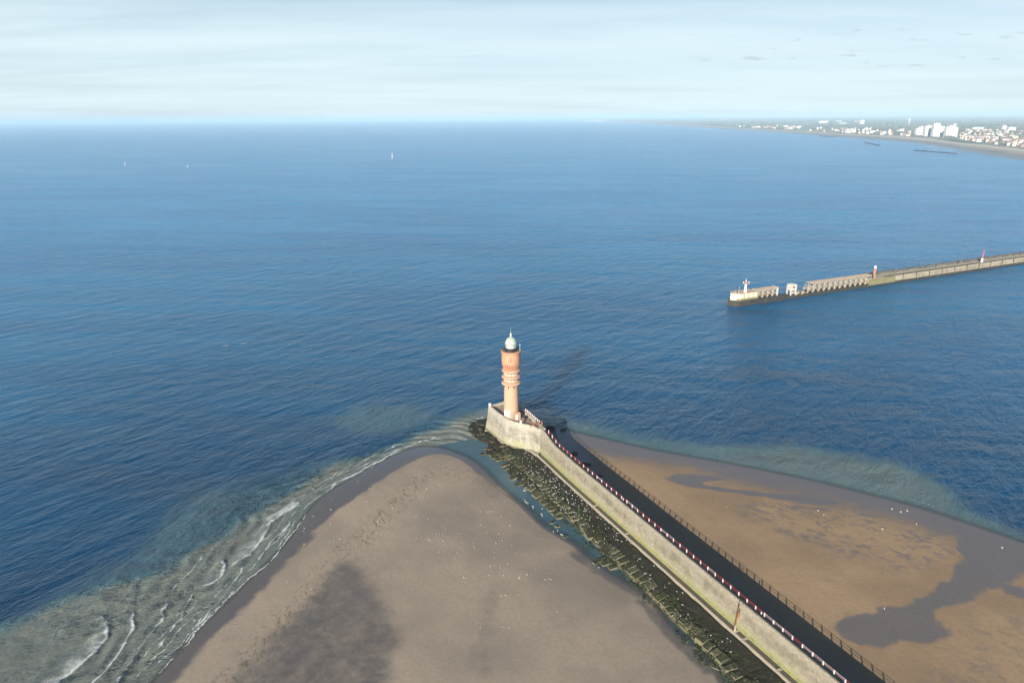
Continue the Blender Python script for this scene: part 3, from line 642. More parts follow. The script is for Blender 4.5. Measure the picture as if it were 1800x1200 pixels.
def slab_mesh(name, L, Wd, T, seed):
    r = random.Random(seed); vs = []
    def ringz(z, k): return [((-L/2+r.uniform(-.14, .14))*k, (-Wd/2+r.uniform(-.16, .16))*k, z+r.uniform(-.07, .07)), ((L/2+r.uniform(-.14, .14))*k, (-Wd/2+r.uniform(-.16, .16))*k, z+r.uniform(-.07, .07)),
                            ((L/2+r.uniform(-.14, .14))*k, (Wd/2+r.uniform(-.16, .16))*k, z+r.uniform(-.07, .07)), ((-L/2+r.uniform(-.14, .14))*k, (Wd/2+r.uniform(-.16, .16))*k, z+r.uniform(-.07, .07))]
    b = MB(); vs = ringz(-T, 1.04)+ringz(-0.12, 1.0)+ringz(0.0, 0.88)
    fs = [(3, 2, 1, 0)]
    for k in (0, 4): fs += [(k+i, k+(i+1) % 4, k+(i+1) % 4+4, k+i+4) for i in range(4)]
    vs.append((r.uniform(-.2, .2), r.uniform(-.3, .3), r.uniform(0.02, 0.10))); fs += [(8+i, 8+(i+1) % 4, 12) for i in range(4)]
    b.add(vs, fs); return b.mesh(name, M_WEED)
slabs = [slab_mesh('block', 2.9+0.25*(k % 3), 2.05+0.14*(k % 4), 1.5, 100+k) for k in range(8)]
def place_block(p, a, z, tilt, parent=apron, name='block'):
    o = link(name, random.choice(slabs), parent)
    o.matrix_world = Matrix.Translation((p[0], p[1], z)) @ Matrix.Rotation(a, 4, 'Z') @ Matrix.Diagonal((random.uniform(.7, 1.25), random.uniform(.7, 1.15), 1, 1)) @ Matrix.Rotation(tilt, 4, 'Y') @ Matrix.Rotation(random.uniform(-.08, .08), 4, 'X')
    return o
gap = smooth_line(unl([(880, 798), (905, 820), (925, 834), (962, 872), (1000, 909), (1040, 950), (1075, 978), (1110, 1013), (1140, 1038), (1160, 1066), (1190, 1096), (1222, 1124), (1250, 1155), (1285, 1192), (1330, 1245)], 0.8), 2)
gp = resample(gap, 2.5); gt = np.gradient(gp, axis=0); gt /= np.linalg.norm(gt, axis=1)[:, None]; gn = np.c_[gt[:, 1], -gt[:, 0]]   # gn: towards the sand
for k in range(len(gp)):
    a = math.atan2(gn[k][1], gn[k][0])
    p1 = gp[k]-gn[k]*(1.75+random.uniform(-.25, .4))+gt[k]*random.uniform(-.3, .3); place_block(p1, a+random.uniform(-.24, .24), berm_z(p1)+0.24+random.uniform(-.12, .16), 0.10+random.uniform(-.06, .08))
    p2 = gp[k]+gn[k]*(2.2+random.uniform(-.15, .25))
    s_ = sd_poly(p2[None], PB)[0]
    if s_ > -1.5 and random.random() < 0.93:
        place_block(p2, a+random.uniform(-.3, .3), 0.42+random.uniform(-.22, .22), 0.12+random.uniform(-.1, .14))
        p3 = gp[k]+gn[k]*4.9
        if sd_poly(p3[None], PB)[0] > -0.6 and random.random() < 0.6: place_block(p3, a+random.uniform(-.3, .3), 0.35+random.uniform(-.2, .15), 0.16+random.uniform(-.1, .1))
# loose stones out in the pool
loose = [((847, 797), 'dark squared stone standing alone in the pool off the tip of the apron'), ((930, 858), 'mossy slab in the pool under the first slabs of the apron'),
         ((953, 870), 'green slab lying loose in the pool beside the gull flock'), ((955, 876), 'low green stone just below the loose slab in the pool'),
         ((971, 917), 'flat tan slab at the sandy edge of the pool, beside a mossy leaning slab'), ((980, 924), 'mossy slab leaning beside the flat tan slab in the pool'),
         ((993, 941), 'pale pointed stone on wet sand where the first pool ends'), ((1046, 988), 'pale pointed stone at the head of the second pool'),
         ((1227, 1134), 'rounded mossy stone on the sand below the apron slabs'), ((1257, 1170), 'small pale stone standing in the last pool near the frame edge')]
for i, (px, lab) in enumerate(loose):
    p = un(*px, 0.3); me = slab_mesh('loose_stone', random.uniform(1.3, 2.0), random.uniform(1.1, 1.6), 1.0, 300+i)
    o = link('loose_stone', me); o.location = (p[0], p[1], 0.30+random.uniform(-.05, .2)); o.rotation_euler = (random.uniform(-.15, .15), random.uniform(-.15, .15), random.uniform(0, 3))
    tag(o, lab, 'stone', 'loose stones in the pool')
# jagged rocks at the seaward tip
rock_me = []
def rock_mesh(name, r, seed, mat, flat=0.7):
    bm = bmesh.new(); bmesh.ops.create_icosphere(bm, subdivisions=2, radius=r); q = random.Random(seed); off = Vector((seed*3.1, seed*1.7, 0))
    for v in bm.verts:
        k = 1+0.45*mnoise.noise(v.co*1.1/r+off)+0.18*mnoise.noise(v.co*3.0/r+off); v.co = Vector((v.co.x*k, v.co.y*k*0.85, v.co.z*k*flat))
    me = bpy.data.meshes.new(name); bm.to_mesh(me); bm.free(); me.materials.append(mat); return me
rock_me = [rock_mesh('rock', 1.0, k, M_BERM) for k in range(5)]
tip_poly = unl([(826, 744), (858, 728), (862, 760), (885, 790), (860, 790), (835, 766)], 0.8)
n_r = 0
while n_r < 42:
    p = np.array([random.uniform(-21, 0), random.uniform(236, 268)])
    if sd_poly(p[None], PB)[0] < -0.3 or sd_poly(p[None], ring)[0] > -2.0: continue
    o = link('rock', random.choice(rock_me), apron); s = random.uniform(0.5, 1.25)
    o.matrix_world = Matrix.Translation((p[0], p[1], berm_z(p)+0.1)) @ Matrix.Rotation(random.uniform(0, 6.3), 4, 'Z') @ Matrix.Diagonal((s*1.3, s, s*0.75, 1)); n_r += 1
# dark rocks on the far side of the pier, in its shade
for i, (px, s, lab) in enumerate([((967, 752), 1.6, 'big dark boulder in the pier shade next to the breaking ripples'), ((990, 755), 0.9, 'small dark boulder at the seaward end of the railing shadow'),
                                  ((1030, 816), 1.2, 'dark boulder on shaded sand close under the pier, nearest the lighthouse'), ((1052, 836), 1.0, 'low dark boulder halfway along the shaded side of the pier'), ((1010, 797), 1.1, 'dark boulder in pier shade between the lighthouse and its neighbours')]):
    p = un(*px, 0.3); o = link('boulder', rock_mesh('boulder', 1.0, 40+i, M_BERM)); o.location = (p[0], p[1], 0.3); o.scale = (s*1.5, s, s*0.8); tag(o, lab, 'boulder', 'boulders in the shade of the pier')
# wrack tufts: short blades growing over the slabs
b = MB(); k = 0
cand = []
while k < 2600:
    i = random.randrange(len(gp)); p = gp[i]-gn[i]*random.uniform(-3.6, 5.2)+gt[i]*random.uniform(-1, 1)
    if vnoise(p[None], 0.45, 77)[0] < 0.05: continue
    z = max(berm_z(p)+0.05, 0.55)+random.uniform(0.05, 0.30); a = random.uniform(0, 6.28); L = random.uniform(0.25, 0.6); h = random.uniform(-0.05, 0.16); wd = random.uniform(0.10, 0.2)
    d = np.array([math.cos(a), math.sin(a)]); s = np.array([-d[1], d[0]])*wd
    b.add([(p[0]-s[0], p[1]-s[1], z), (p[0]+s[0], p[1]+s[1], z), (p[0]+d[0]*L*.6+s[0]*1.2, p[1]+d[1]*L*.6+s[1]*1.2, z+h+0.06), (p[0]+d[0]*L, p[1]+d[1]*L, z+h-0.12), (p[0]+d[0]*L*.6-s[0]*1.2, p[1]+d[1]*L*.6-s[1]*1.2, z+h+0.06)],
          [(0, 1, 2, 4), (2, 3, 4)]); k += 1
tag(link('seaweed', b.mesh('seaweed', M_BLADE, fix=False)), kind='stuff')

# ------------------------------------------------------------------ railing along the pier
fence = thing('pier_railing', 'red and white railing with pale posts along the seaward edge of the pier deck', 'railing', (0, 0, 0))
pp = resample(RAIL[(RAIL[:, 1] > 100)], 2.9); pp = pp[pp[:, 1] < 239.5]
b = MB(); b.add([(-.13, -.13, 0), (.13, -.13, 0), (.13, .13, 0), (-.13, .13, 0), (-.12, -.12, 1.05), (.12, -.12, 1.05), (.12, .12, 1.05), (-.12, .12, 1.05), (0, 0, 1.22)],
      [(3, 2, 1, 0), (0, 1, 5, 4), (1, 2, 6, 5), (2, 3, 7, 6), (3, 0, 4, 7), (4, 5, 8), (5, 6, 8), (6, 7, 8), (7, 4, 8)]); post_me = b.mesh('post', M_POST)
b.m = [0]*9; post_red = b.mesh('post', plain('post_brown_paint', (0.50, 0.22, 0.13), 0.75, 0.35, 3.0))
extra = [un(1335, 1076, 8.3)[:2], un(1097, 877, 8.3)[:2]]
def along(i): d = pp[min(i+1, len(pp)-1)]-pp[max(i-1, 0)]; return math.atan2(d[1], d[0])
def rz(p): return DECK-0.05+float(ramp[np.argmin(((rl-p)**2).sum(1))])
for i, p in enumerate(pp):
    o = link('post', post_red if (2 < i < 9 and i % 3) else post_me, fence); o.location = (p[0], p[1], rz(p)); o.rotation_euler = (0, 0, along(i)); o.scale = (0.92, 0.92, 1.34*random.uniform(.98, 1.03))
for p in extra:
    k = int(np.argmin(((RAIL-p)**2).sum(1))); o = link('post', post_me, fence); o.location = (RAIL[k][0], RAIL[k][1], rz(RAIL[k]))
pink_runs = {12, 18, 19, 24, 25, 31, 38, 39, 40, 42, 43, 44, 45, 48, 49}
for i in range(len(pp)-1):
    p, q = pp[i], pp[i+1]; mt = M_PINK if i in pink_runs else M_RED
    for z, r in ((1.48, 0.052), (1.02, 0.042)):
        b = MB(); mid = (p+q)/2; sag = random.uniform(-0.05, 0.01)
        zp, zq = rz(p)+z, rz(q)+z; zm_ = (zp+zq)/2+sag; b.bar((p[0], p[1], zp), (mid[0], mid[1], zm_), r, 6); b.bar((mid[0], mid[1], zm_), (q[0], q[1], zq), r, 6)
        b.build('rail', mt, fence)

# railing round the platform edge near the lighthouse door (pale posts)
hr = thing('platform_railing', 'short pale railing on the lighthouse platform edge behind the porch', 'railing', (0, 0, 0))
pr = resample(HK*np.array([(5.5, 260.6), (10.9, 248.4)]), 1.55)
for i, p in enumerate(pr):
    b = MB(); b.box((p[0]-.14, p[1]-.14, HP+0.0), (p[0]+.14, p[1]+.14, HP+2.0)); b.build('post', M_POST, hr)
    if i:
        for z in (1.95, 1.45):
            b = MB(); b.bar((*pr[i-1], HP+z), (*p, HP+z), 0.05); b.build('rail', M_PINK, hr)
# rusty gate between the platform and the pier deck
gate = thing('iron_gate', 'rusty red iron gate barring the pier deck below the lighthouse', 'gate', (0, 0, 0))
ga, gb = HK*np.array([8.1, 246.2]), HK*np.array([11.6, 246.8])
for k in range(2):
    q = (ga, gb)[k]; b = MB(); b.box((q[0]-.22, q[1]-.22, HP), (q[0]+.22, q[1]+.22, HP+2.7)); b.build('gate_post', M_RUST, gate)
for k in range(1, 10):
    q = ga+(gb-ga)*k/10; b = MB(); b.bar((q[0], q[1], HP+0.15), (q[0], q[1], HP+2.3), 0.05); b.build('bar', M_RUST, gate)
for z in (0.3, 1.25, 2.2):
    b = MB(); b.bar((*ga, HP+z), (*gb, HP+z), 0.06); b.build('cross_rail', M_RUST, gate)
for k in range(7):
    a = -0.4+k*0.35; b = MB(); b.bar((ga[0]-0.1, ga[1]-0.2, HP+1.2), (ga[0]-0.1-1.5*math.cos(a), ga[1]-0.2-0.8*math.cos(a), HP+1.2+1.5*math.sin(a)), 0.05); b.build('spike', M_RUST, gate)
# two white bollards on the parapet
for px, lab in (((861.5, 711), 'white rounded bollard on the seaward corner of the pier head parapet'), ((915, 742), 'small white bollard on the parapet in front of the lighthouse door')):
    p = un(*px, 9.6); p[:2] = ring[0]+[0.6, -0.4] if px[0] < 870 else HK*np.array([3.3, 248.3])
    b = MB(); s = 1.0 if px[0] < 870 else 0.75
    b.lathe([(r_b*s, HP+z_b) for r_b, z_b in ((0.45, 1.1), (0.48, 1.5), (0.62, 1.7), (0.66, 2.0), (0.5, 2.25), (0.1, 2.35))], 14, c=p[:2]); o = b.build('bollard', M_WHITE, None, True, 40); tag(o, lab, 'bollard')
# rusty davit lamp post bolted to the landward face
dv = thing('davit_post', 'rusty iron davit post with a curved top against the pier wall', 'davit', (0, 0, 0))
p0 = un(1293, 1110, 2.5)[:2]; k = int(np.argmin(((KL-p0)**2).sum(1))); nn = (RAIL[k]-KL[k])/np.linalg.norm(RAIL[k]-KL[k]); q0 = KL[k]+nn*0.3; q1 = KL[k]+nn*0.75
b = MB(); b.bar((*q0, 2.5), (*q0, 4.4), 0.26, 8, r2=0.20); b.build('base', M_KERB, dv)
b = MB(); b.bar((*q0, 4.4), (*q1, 9.6), 0.17, 8, r2=0.13); b.build('post', M_RUST, dv)
b = MB(); prev = None
for j in range(9):
    a = math.pi*j/8*0.85; c_ = q1+nn*(0.8-0.8*math.cos(a)); pt = (c_[0], c_[1], 9.55+0.9*math.sin(a))
    if prev: b.bar(prev, pt, 0.085, 6)
    prev = pt
b.build('arm', M_RUST, dv)
b = MB(); b.box((q1[0]-.25, q1[1]-.45, 7.0), (q1[0]+.25, q1[1]-.1, 8.3)); b.build('winch_box', M_RUST, dv)

# ------------------------------------------------------------------ lighthouse
M_BRICK = plain('pale_pink_brick', (0.475, 0.31, 0.215), 0.9, 0.16, 0.35, bump=0.03, dirt=((0.40, 0.29, 0.21), 0.5))
M_RING = plain('tan_brick_ring', (0.45, 0.285, 0.195), 0.9, 0.2, 0.5, bump=0.03)
M_BULB = plain('orange_red_brick', (0.48, 0.258, 0.160), 0.9, 0.16, 0.4, bump=0.03, dirt=((0.44, 0.26, 0.185), 0.5))
M_SLOT = plain('deep_orange_render', (0.32, 0.105, 0.055), 0.9, 0.2, 0.5)
M_CREAM = plain('cream_render', (0.60, 0.49, 0.39), 0.85, 0.15, 0.6)
M_DOME = plain('pale_green_white_dome', (0.47, 0.52, 0.46), 0.45, 0.12, 1.0)
M_RIB = plain('dull_rib_paint', (0.27, 0.32, 0.28), 0.6, 0.2, 2.0)
M_LENS = plain('lantern_curtain', (0.34, 0.37, 0.37), 0.6, 0.2, 1.5)
def glass_mat():
    m, n, out = new_mat('lantern_glass'); p = principled(n, out, Base_Color=(0.92, 0.95, 0.95), Roughness=0.05, IOR=1.45)
    t = n.n('ShaderNodeBsdfTransparent'); ms = n.n('ShaderNodeMixShader', {0: 0.35, 1: t.outputs[0], 2: p.outputs[0]}); n.put(out.inputs['Surface'], ms.outputs[0]); return m
M_GLASS = glass_mat()
LX, LY = -0.46, 256.7
lh = thing('lighthouse', 'tall pink brick lighthouse with three ring collars and a white lantern dome', 'lighthouse', (LX*HK, LY*HK, CAM_H*(1-HK))); lh.scale = (HK,)*3; LZ0 = 8.0
def L(name, mb, m, parent=lh, smooth=True, ang=40): return mb.build(name, m, parent, smooth, ang)
b = MB(); b.lathe([(3.18, LZ0-0.4), (3.18, 8.6), (3.05, 8.9), (3.02, 14), (2.95, 19), (2.88, 22.6), (2.88, 22.75), (2.70, 22.76), (2.70, 28.4), (2.68, 28.5)], 56); L('tower', b, M_BRICK)
for zc, R_ in ((23.38, 3.95), (26.04, 3.85), (28.69, 3.8)):
    b = MB(); pr_ = [(2.72, zc-0.95), (3.0, zc-0.85)]
    for k in range(9):
        a = -math.pi/2+math.pi*k/8; pr_.append((R_-0.55+0.55*math.cos(a), zc+0.55*math.sin(a)))
    pr_ += [(3.0, zc+0.75), (2.72, zc+0.8)]
    b.lathe(pr_, 56); L('ring_collar', b, M_RING)
# window band pieces between the collars
for zc, hgt in ((24.75, 0.95), (27.4, 0.95)):
    for k in range(12):
        a = math.pi*2*(k+0.5)/12; M = Matrix.Rotation(a, 4, 'Z'); b = MB(); b.box((2.62, -0.47, zc-hgt/2), (2.80, 0.47, zc+hgt/2), M=M); L('panel', b, M_CREAM, smooth=False, ang=None)
for k in range(8):
    a = math.pi*2*(k+0.5)/8; M = Matrix.Rotation(a, 4, 'Z'); b = MB(); b.box((2.80, -0.18, 21.55), (2.93, 0.18, 22.5), M=M); L('window', b, M_BLACK, smooth=False, ang=None)
# bulb: flared drum over a fluted neck
b = MB(); b.lathe([(2.66, 29.0), (2.75, 29.3), (3.0, 30.2), (3.28, 31.1), (3.42, 31.7), (3.62, 31.72), (3.74, 32.4), (3.78, 33.4), (3.74, 34.6), (3.66, 35.7), (3.62, 36.1), (3.9, 36.25), (4.02, 36.5), (4.02, 36.95), (3.9, 37.05), (3.55, 37.05), (3.55, 36.5)], 64); L('drum', b, M_BULB)
b = MB(); b.lathe([(2.69, 29.05), (2.79, 29.3), (3.05, 30.2), (3.32, 31.1), (3.45, 31.68)], 64); L('fluted_neck', b, M_SLOT)
for k in range(24):
    a = 2*math.pi*k/24; b = MB(); zs = [(29.15, 2.66, 2.86), (30.2, 2.95, 3.24), (31.1, 3.2, 3.55), (31.75, 3.35, 3.74)]
    vs = []; wd = 0.24
    for z, r0, r1 in zs:
        for r, s in ((r0, -1), (r0, 1), (r1, 1), (r1, -1)): vs.append(Matrix.Rotation(a, 4, 'Z') @ Vector((r, s*wd, z)))
    fs = [(3, 2, 1, 0), (12, 13, 14, 15)]
    for j in range(3): fs += [(j*4+i, j*4+(i+1) % 4, j*4+(i+1) % 4+4, j*4+i+4) for i in range(4)]
    b.add(vs, fs); L('fin', b, M_BULB, smooth=False, ang=None)
for a_ in (-1.62, 0.0, 1.5, 3.0):
    M = Matrix.Rotation(a_, 4, 'Z'); b = MB(); b.box((3.70, -0.10, 33.0), (3.80, 0.10, 35.2), M=M); L('slit', b, M_SLOT, smooth=False, ang=None)
# gallery, lantern
b = MB(); b.lathe([(3.5, 36.6), (3.5, 36.9), (0.5, 36.92)], 48); L('gallery_floor', b, M_DECK)
b = MB(); b.lathe([(2.35, 36.9), (2.35, 38.0), (2.22, 38.05), (2.22, 38.2)], 40); L('lantern_base', b, M_BLACK)
gr_ = MB()
for k in range(20):
    a = 2*math.pi*k/20; a2 = 2*math.pi*(k+1)/20; r = 3.3
    b = MB(); b.bar((r*math.cos(a), r*math.sin(a), 36.9), (r*math.cos(a), r*math.sin(a), 38.0), 0.05); L('gallery_post', b, M_BLACK, smooth=False, ang=None)
    for z in (37.95, 37.5): gr_.bar((r*math.cos(a), r*math.sin(a), z), (r*math.cos(a2), r*math.sin(a2), z), 0.045)
L('gallery_rail', gr_, M_BLACK, smooth=False, ang=None)
b = MB(); b.lathe([(2.08, 38.2), (2.08, 40.0)], 24); L('lantern_glass', b, M_GLASS, smooth=False, ang=None)
b = MB(); b.lathe([(1.75, 38.2), (1.80, 39.0), (1.75, 39.9)], 24); L('curtain', b, M_LENS)
for k in range(12):
    a = 2*math.pi*k/12; b = MB(); b.bar((2.12*math.cos(a), 2.12*math.sin(a), 38.2), (2.12*math.cos(a), 2.12*math.sin(a), 40.0), 0.07); L('glazing_bar', b, M_RIB, smooth=False, ang=None)
b = MB(); b.lathe([(2.12, 39.02), (2.2, 39.06), (2.2, 39.16), (2.12, 39.2)], 24); L('glazing_hoop', b, M_RIB)
dp = [(2.22, 39.95), (2.28, 40.05), (2.20, 40.25)]+[(2.10*math.cos(t_), 40.2+2.25*math.sin(t_)) for t_ in np.linspace(0.1, 1.42, 9)]+[(0.30, 42.6), (0.28, 42.9)]
b = MB(); b.lathe(dp, 48); L('dome', b, M_DOME)
for k in range(16):
    a = 2*math.pi*k/16; b = MB(); pv = None
    for t_ in np.linspace(0.0, 1.4, 7):
        r = 2.12*math.cos(t_); p = (r*math.cos(a), r*math.sin(a), 40.2+2.27*math.sin(t_))
        if pv: b.bar(pv, p, 0.085, 4)
        pv = p
    L('dome_rib', b, M_RIB, smooth=False, ang=None)
    b = MB(); b.lathe([(0.05, 39.72), (0.26, 39.85), (0.26, 40.1), (0.1, 40.2)], 8, c=(2.2*math.cos(a+.196), 2.2*math.sin(a+.196))); L('eave_scallop', b, M_RIB)
b = MB(); b.lathe([(0.3, 42.7), (0.34, 42.95), (0.28, 43.1), (0.42, 43.25), (0.52, 43.5), (0.42, 43.8), (0.16, 44.0), (0.12, 44.3), (0.05, 44.6)], 16); L('finial', b, M_DOME)
b = MB(); b.bar((0, 0, 44.4), (0, 0, 46.6), 0.05, r2=0.03); L('lightning_rod', b, M_DOME, smooth=False, ang=None)
b = MB(); b.bar((3.55, -0.6, 37.0), (3.55, -0.6, 40.0), 0.07, r2=0.045); b.bar((3.55, -0.6, 39.2), (3.85, -0.6, 39.5), 0.04); L('aerial', b, M_WHITE, smooth=False, ang=None)
# pale plaque and porch
pv = MB(); vs = []
for k in range(9):
    a = math.radians(-152+k*6.2)
    for r in (2.9, 3.19):
        for z in (9.5, 12.0): vs.append((r*math.cos(a), r*math.sin(a), z))
fs = [(0, 1, 3, 2), (32, 34, 35, 33)]
for k in range(8):
    q = k*4; fs += [(q+2, q+3, q+7, q+6), (q+1, q+5, q+7, q+3), (q, q+2, q+6, q+4), (q, q+4, q+5, q+1)]
pv.add(vs, fs); L('plaque', pv, M_WHITE, smooth=False, ang=None)
porch = MB(); ph = []
Mp = Matrix.Rotation(math.radians(-90+33), 4, 'Z')
fp = [(-1.9, 0), (-1.9, 2.6)]+[(-1.9*math.cos(t_), 2.6+1.15*math.sin(t_)) for t_ in np.linspace(0.15, math.pi-0.15, 11)]+[(1.9, 2.6), (1.9, 0)]
n_ = len(fp); vs = [Mp @ Vector((x, s, LZ0+z)) for x in (1.6, 4.0) for s, z in fp]
porch.add(vs, [(i, (i+1) % n_, (i+1) % n_+n_, i+n_) for i in range(n_)]+[tuple(reversed(range(n_))), tuple(range(n_, 2*n_))])
po = L('porch', porch, M_RING, smooth=True, ang=30)
b = MB(); b.box((3.98, -0.62, LZ0+0.02), (4.06, 0.62, LZ0+2.5), M=Mp); L('door', b, M_WHITE, po, False, None)
b = MB(); b.box((4.0, -0.85, LZ0+2.52), (4.14, 0.85, LZ0+2.75), M=Mp); L('lintel', b, M_CREAM, po, False, None)
b = MB(); b.box((2.2, 1.88, LZ0+0.02), (3.4, 1.98, LZ0+2.3), M=Mp); L('side_window', b, M_BLACK, po, False, None)
# bits of gear lying on the platform
for i, (x, y, lab, sx_) in enumerate([(5.2, 250.5, 'dark equipment crate on the platform right of the porch', 1.0), (6.7, 247.8, 'low grey crate on the platform by the pale railing', 0.7)]):
    b = MB(); b.box((-.7*sx_, -.5*sx_, 0), (.7*sx_, .5*sx_, .8*sx_)); b.box((-.74*sx_, -.54*sx_, .8*sx_), (.74*sx_, .54*sx_, .88*sx_)); b.box((-.1, -.56*sx_, .5*sx_), (.1, -.5*sx_, .7*sx_))
    o = b.build('crate', (M_BLACK, M_CHAN)[i]); o.location = (x, y, HP); o.rotation_euler = (0, 0, 0.4+i); tag(o, lab, 'crate')

# ------------------------------------------------------------------ far breakwater
M_BW = mat_masonry('far_breakwater_masonry', (0.52, 0.455, 0.335), 0.0, 6.5)
M_FOOT = plain('black_tide_line', (0.035, 0.033, 0.030), 0.8, 0.4, 0.3, bump=0.08, dirt=((0.075, 0.07, 0.035), 0.6))
M_FGREEN = plain('algae_stained_concrete', (0.24, 0.22, 0.11), 0.9, 0.5, 0.35, bump=0.06, dirt=((0.11, 0.11, 0.035), 0.8))
M_LAT = plain('weathered_concrete_lattice', (0.47, 0.40, 0.29), 0.9, 0.3, 0.4)
M_LATTOP = plain('rust_stained_walkway', (0.48, 0.38, 0.29), 0.9, 0.3, 0.4)
M_BOX = plain('whitewashed_concrete', (0.60, 0.55, 0.42), 0.85, 0.2, 0.35, dirt=((0.55, 0.50, 0.30), 0.6))
M_PALE = plain('bleached_concrete', (0.52, 0.50, 0.45), 0.85, 0.25, 0.4)
M_RUBBLE = plain('dark_rubble', (0.13, 0.125, 0.115), 0.9, 0.5, 0.4, bump=0.1)
M_GRASS = plain('lichen_paving', (0.27, 0.24, 0.15), 0.95, 0.4, 0.25, bump=0.05)
JO = np.array([155.4, 453.5]); JE = np.array([447.9, 586.8])-JO; JL = np.linalg.norm(JE); JE /= JL; JN = np.array([-JE[1], JE[0]])
def J(s, t, z=0.0): q = JO+JE*s+JN*t; return Vector((q[0], q[1], z))
MJ = Matrix.Translation((JO[0], JO[1], 0)) @ Matrix.Rotation(math.atan2(JE[1], JE[0]), 4, 'Z')
def su(u, v, z=0.0): q = un(u, v, z)[:2]-JO; return float(q@JE)
s_bx0, s_bx1 = 0.0, su(1326.5, 533.6); s_l1 = su(1366.5, 529); s_p0, s_p1 = su(1391, 526)+1.0, su(1402, 524.7)+1.0
s_t0, s_t1 = su(1412, 523), su(1530, 504.4); s_end = 640
jet = thing('breakwater', 'long stone breakwater with a dark tide line across the harbour mouth', 'breakwater', (0, 0, 0))
b = MB(); rr_ = random.Random(4)
def jbox(b, s0, s1, t0, t1, z0, z1, mi=0): b.box((s0, t0, z0), (s1, t1, z1), mi, MJ)
b = MB(); b.prism([tuple((MJ @ Vector((*p, 0)))[:2]) for p in [(-1.2, 1.2), (1.5, -0.8), (s_bx1+20, -0.6), (s_l1+4, -0.2), (s_l1+4, 9.5), (0.5, 9.8), (-4.5, 5)]], -2.0, 3.9); b.build('foot', M_FOOT, jet)
b = MB(); jbox(b, s_l1+4, s_t0+6, 0.3, 7.5, -2, 1.9)
for k in range(26): s = s_l1+4+k*1.7; jbox(b, s, s+1.5, 0.2+rr_.random(), 6+rr_.random(), 1.6, 2.0+0.5*rr_.random())
b.build('broken_foot', M_FOOT, jet)
b = MB(); jbox(b, s_t0+2, s_t1+14, 0, 8.5, -2, 2.3); b.build('foot', M_FOOT, jet)
b = MB(); jbox(b, s_t1+1, s_end, 0.0, 9.0, -2, 2.0); b.build('foot', M_FOOT, jet)
s0 = s_t1-1
run = np.array([J(s, 0.5)[:2] for s in np.arange(s0, s_end, 4.0)])
b = MB(); b.sweep([lift(run+JN*t, z) for t, z in ((-0.3, 1.0), (0.2, 5.6), (0.2, 5.9), (8.0, 6.1), (8.6, 1.0))]); o = b.build('wall', M_BW, jet); uv_wall(o, run)
for k in range(24):
    s = s0+6+k*15.5; b = MB(); jbox(b, s, s+0.4, 0.22, 0.64, 1.9, 5.95); b.build('wall_joint', M_FOOT, jet)
b = MB(); jbox(b, s_t1+16, s_end, 0.9, 1.5, 6.0, 6.45); b.build('coping', M_FOOT, jet)
b = MB(); jbox(b, s_t1-2, s_t1+26, -0.6, 1.2, 1.5, 5.75); b.build('algae_patch', M_FGREEN, jet)
b = MB()
for k in range(950):
    s = s_t1+4+(s_end-s_t1-4)*rr_.random(); t = 7.5+8.0*rr_.random(); z = 6.2+0.9*rr_.random()-0.05*(t-9)**2*0.7
    r = 0.8+0.8*rr_.random(); c = J(s, t, max(z, 0.5)); a = rr_.random()*6.3
    vs = [c+Vector((r*math.cos(a+i*1.57)*rr_.uniform(.8, 1.2), r*math.sin(a+i*1.57)*rr_.uniform(.8, 1.2), zz_*r)) for zz_ in (-0.6, 0.5) for i in range(4)]
    b.add(vs, [(3, 2, 1, 0), (4, 5, 6, 7), (0, 1, 5, 4), (1, 2, 6, 5), (2, 3, 7, 6), (3, 0, 4, 7)])
rub = b.build('rubble', M_RUBBLE, jet); rub['kind'] = 'stuff'
# white end block
endb = thing('pier_end_block', 'whitewashed concrete block on the seaward end of the breakwater', 'concrete block', (0, 0, 0))
b = MB(); b.prism([tuple((MJ @ Vector((*p, 0)))[:2]) for p in [(0.2, 1.8), (2.2, 0.2), (s_bx1+0.5, 0.2), (s_bx1+0.5, 8.8), (0.5, 8.8), (-2.6, 5)]], 3.9, 8.6); b.build('body', M_BOX, endb)
b = MB(); b.prism([tuple((MJ @ Vector((*p, 0)))[:2]) for p in [(0.0, 1.5), (2.0, 0.0), (s_bx1+0.6, 0.05), (s_bx1+0.6, 9.0), (0.4, 9.0), (-2.9, 5)]], 8.6, 8.85); b.build('slab', M_LATTOP, endb)
b = MB(); b.prism([tuple((MJ @ Vector((*p, 0)))[:2]) for p in [(-0.1, 1.5), (2.0, -0.15), (s_bx1+0.4, -0.1), (s_bx1+0.4, 1.0), (0.6, 2.5)]], 3.7, 5.2); b.build('algae_band', M_FGREEN, endb)
for k in range(6):
    s = 3.2+k*2.0; b = MB(); jbox(b, s, s+0.25, 0.02, 0.5, 5.1, 8.62); b.build('buttress', M_FGREEN if k % 2 else M_BOX, endb)
# beacon on it
bx = su(1311, 514, 8.8); bt = float((un(1311, 513.6, 8.8)[:2]-JO)@JN); bt = min(max(bt, 2.5), 6)
bp = J(bx, bt, 8.85)
be = thing('beacon_tower', 'small white beacon tower with a red gallery on the end block', 'beacon', tuple(bp))
b = MB(); b.lathe([(1.15, 0), (1.1, 0.4), (0.95, 0.5), (0.72, 6.0)], 16); b.build('shaft', M_WHITE, be, True, 40)
b = MB(); b.lathe([(0.75, 6.0), (1.2, 6.15), (1.2, 6.4), (0.8, 6.45), (0.75, 7.2), (0.3, 7.5)], 12); b.build('gallery', plain('red_beacon_paint', (0.55, 0.08, 0.05), 0.5), be, True, 40)
b = MB(); b.lathe([(0.42, 7.5), (0.42, 8.1), (0.1, 8.4)], 10); b.build('lamp', M_WHITE, be, True, 40)
b = MB(); b.bar((0, 0, 8.2), (0, 0, 9.8), 0.08); b.build('mast', M_WHITE, be)
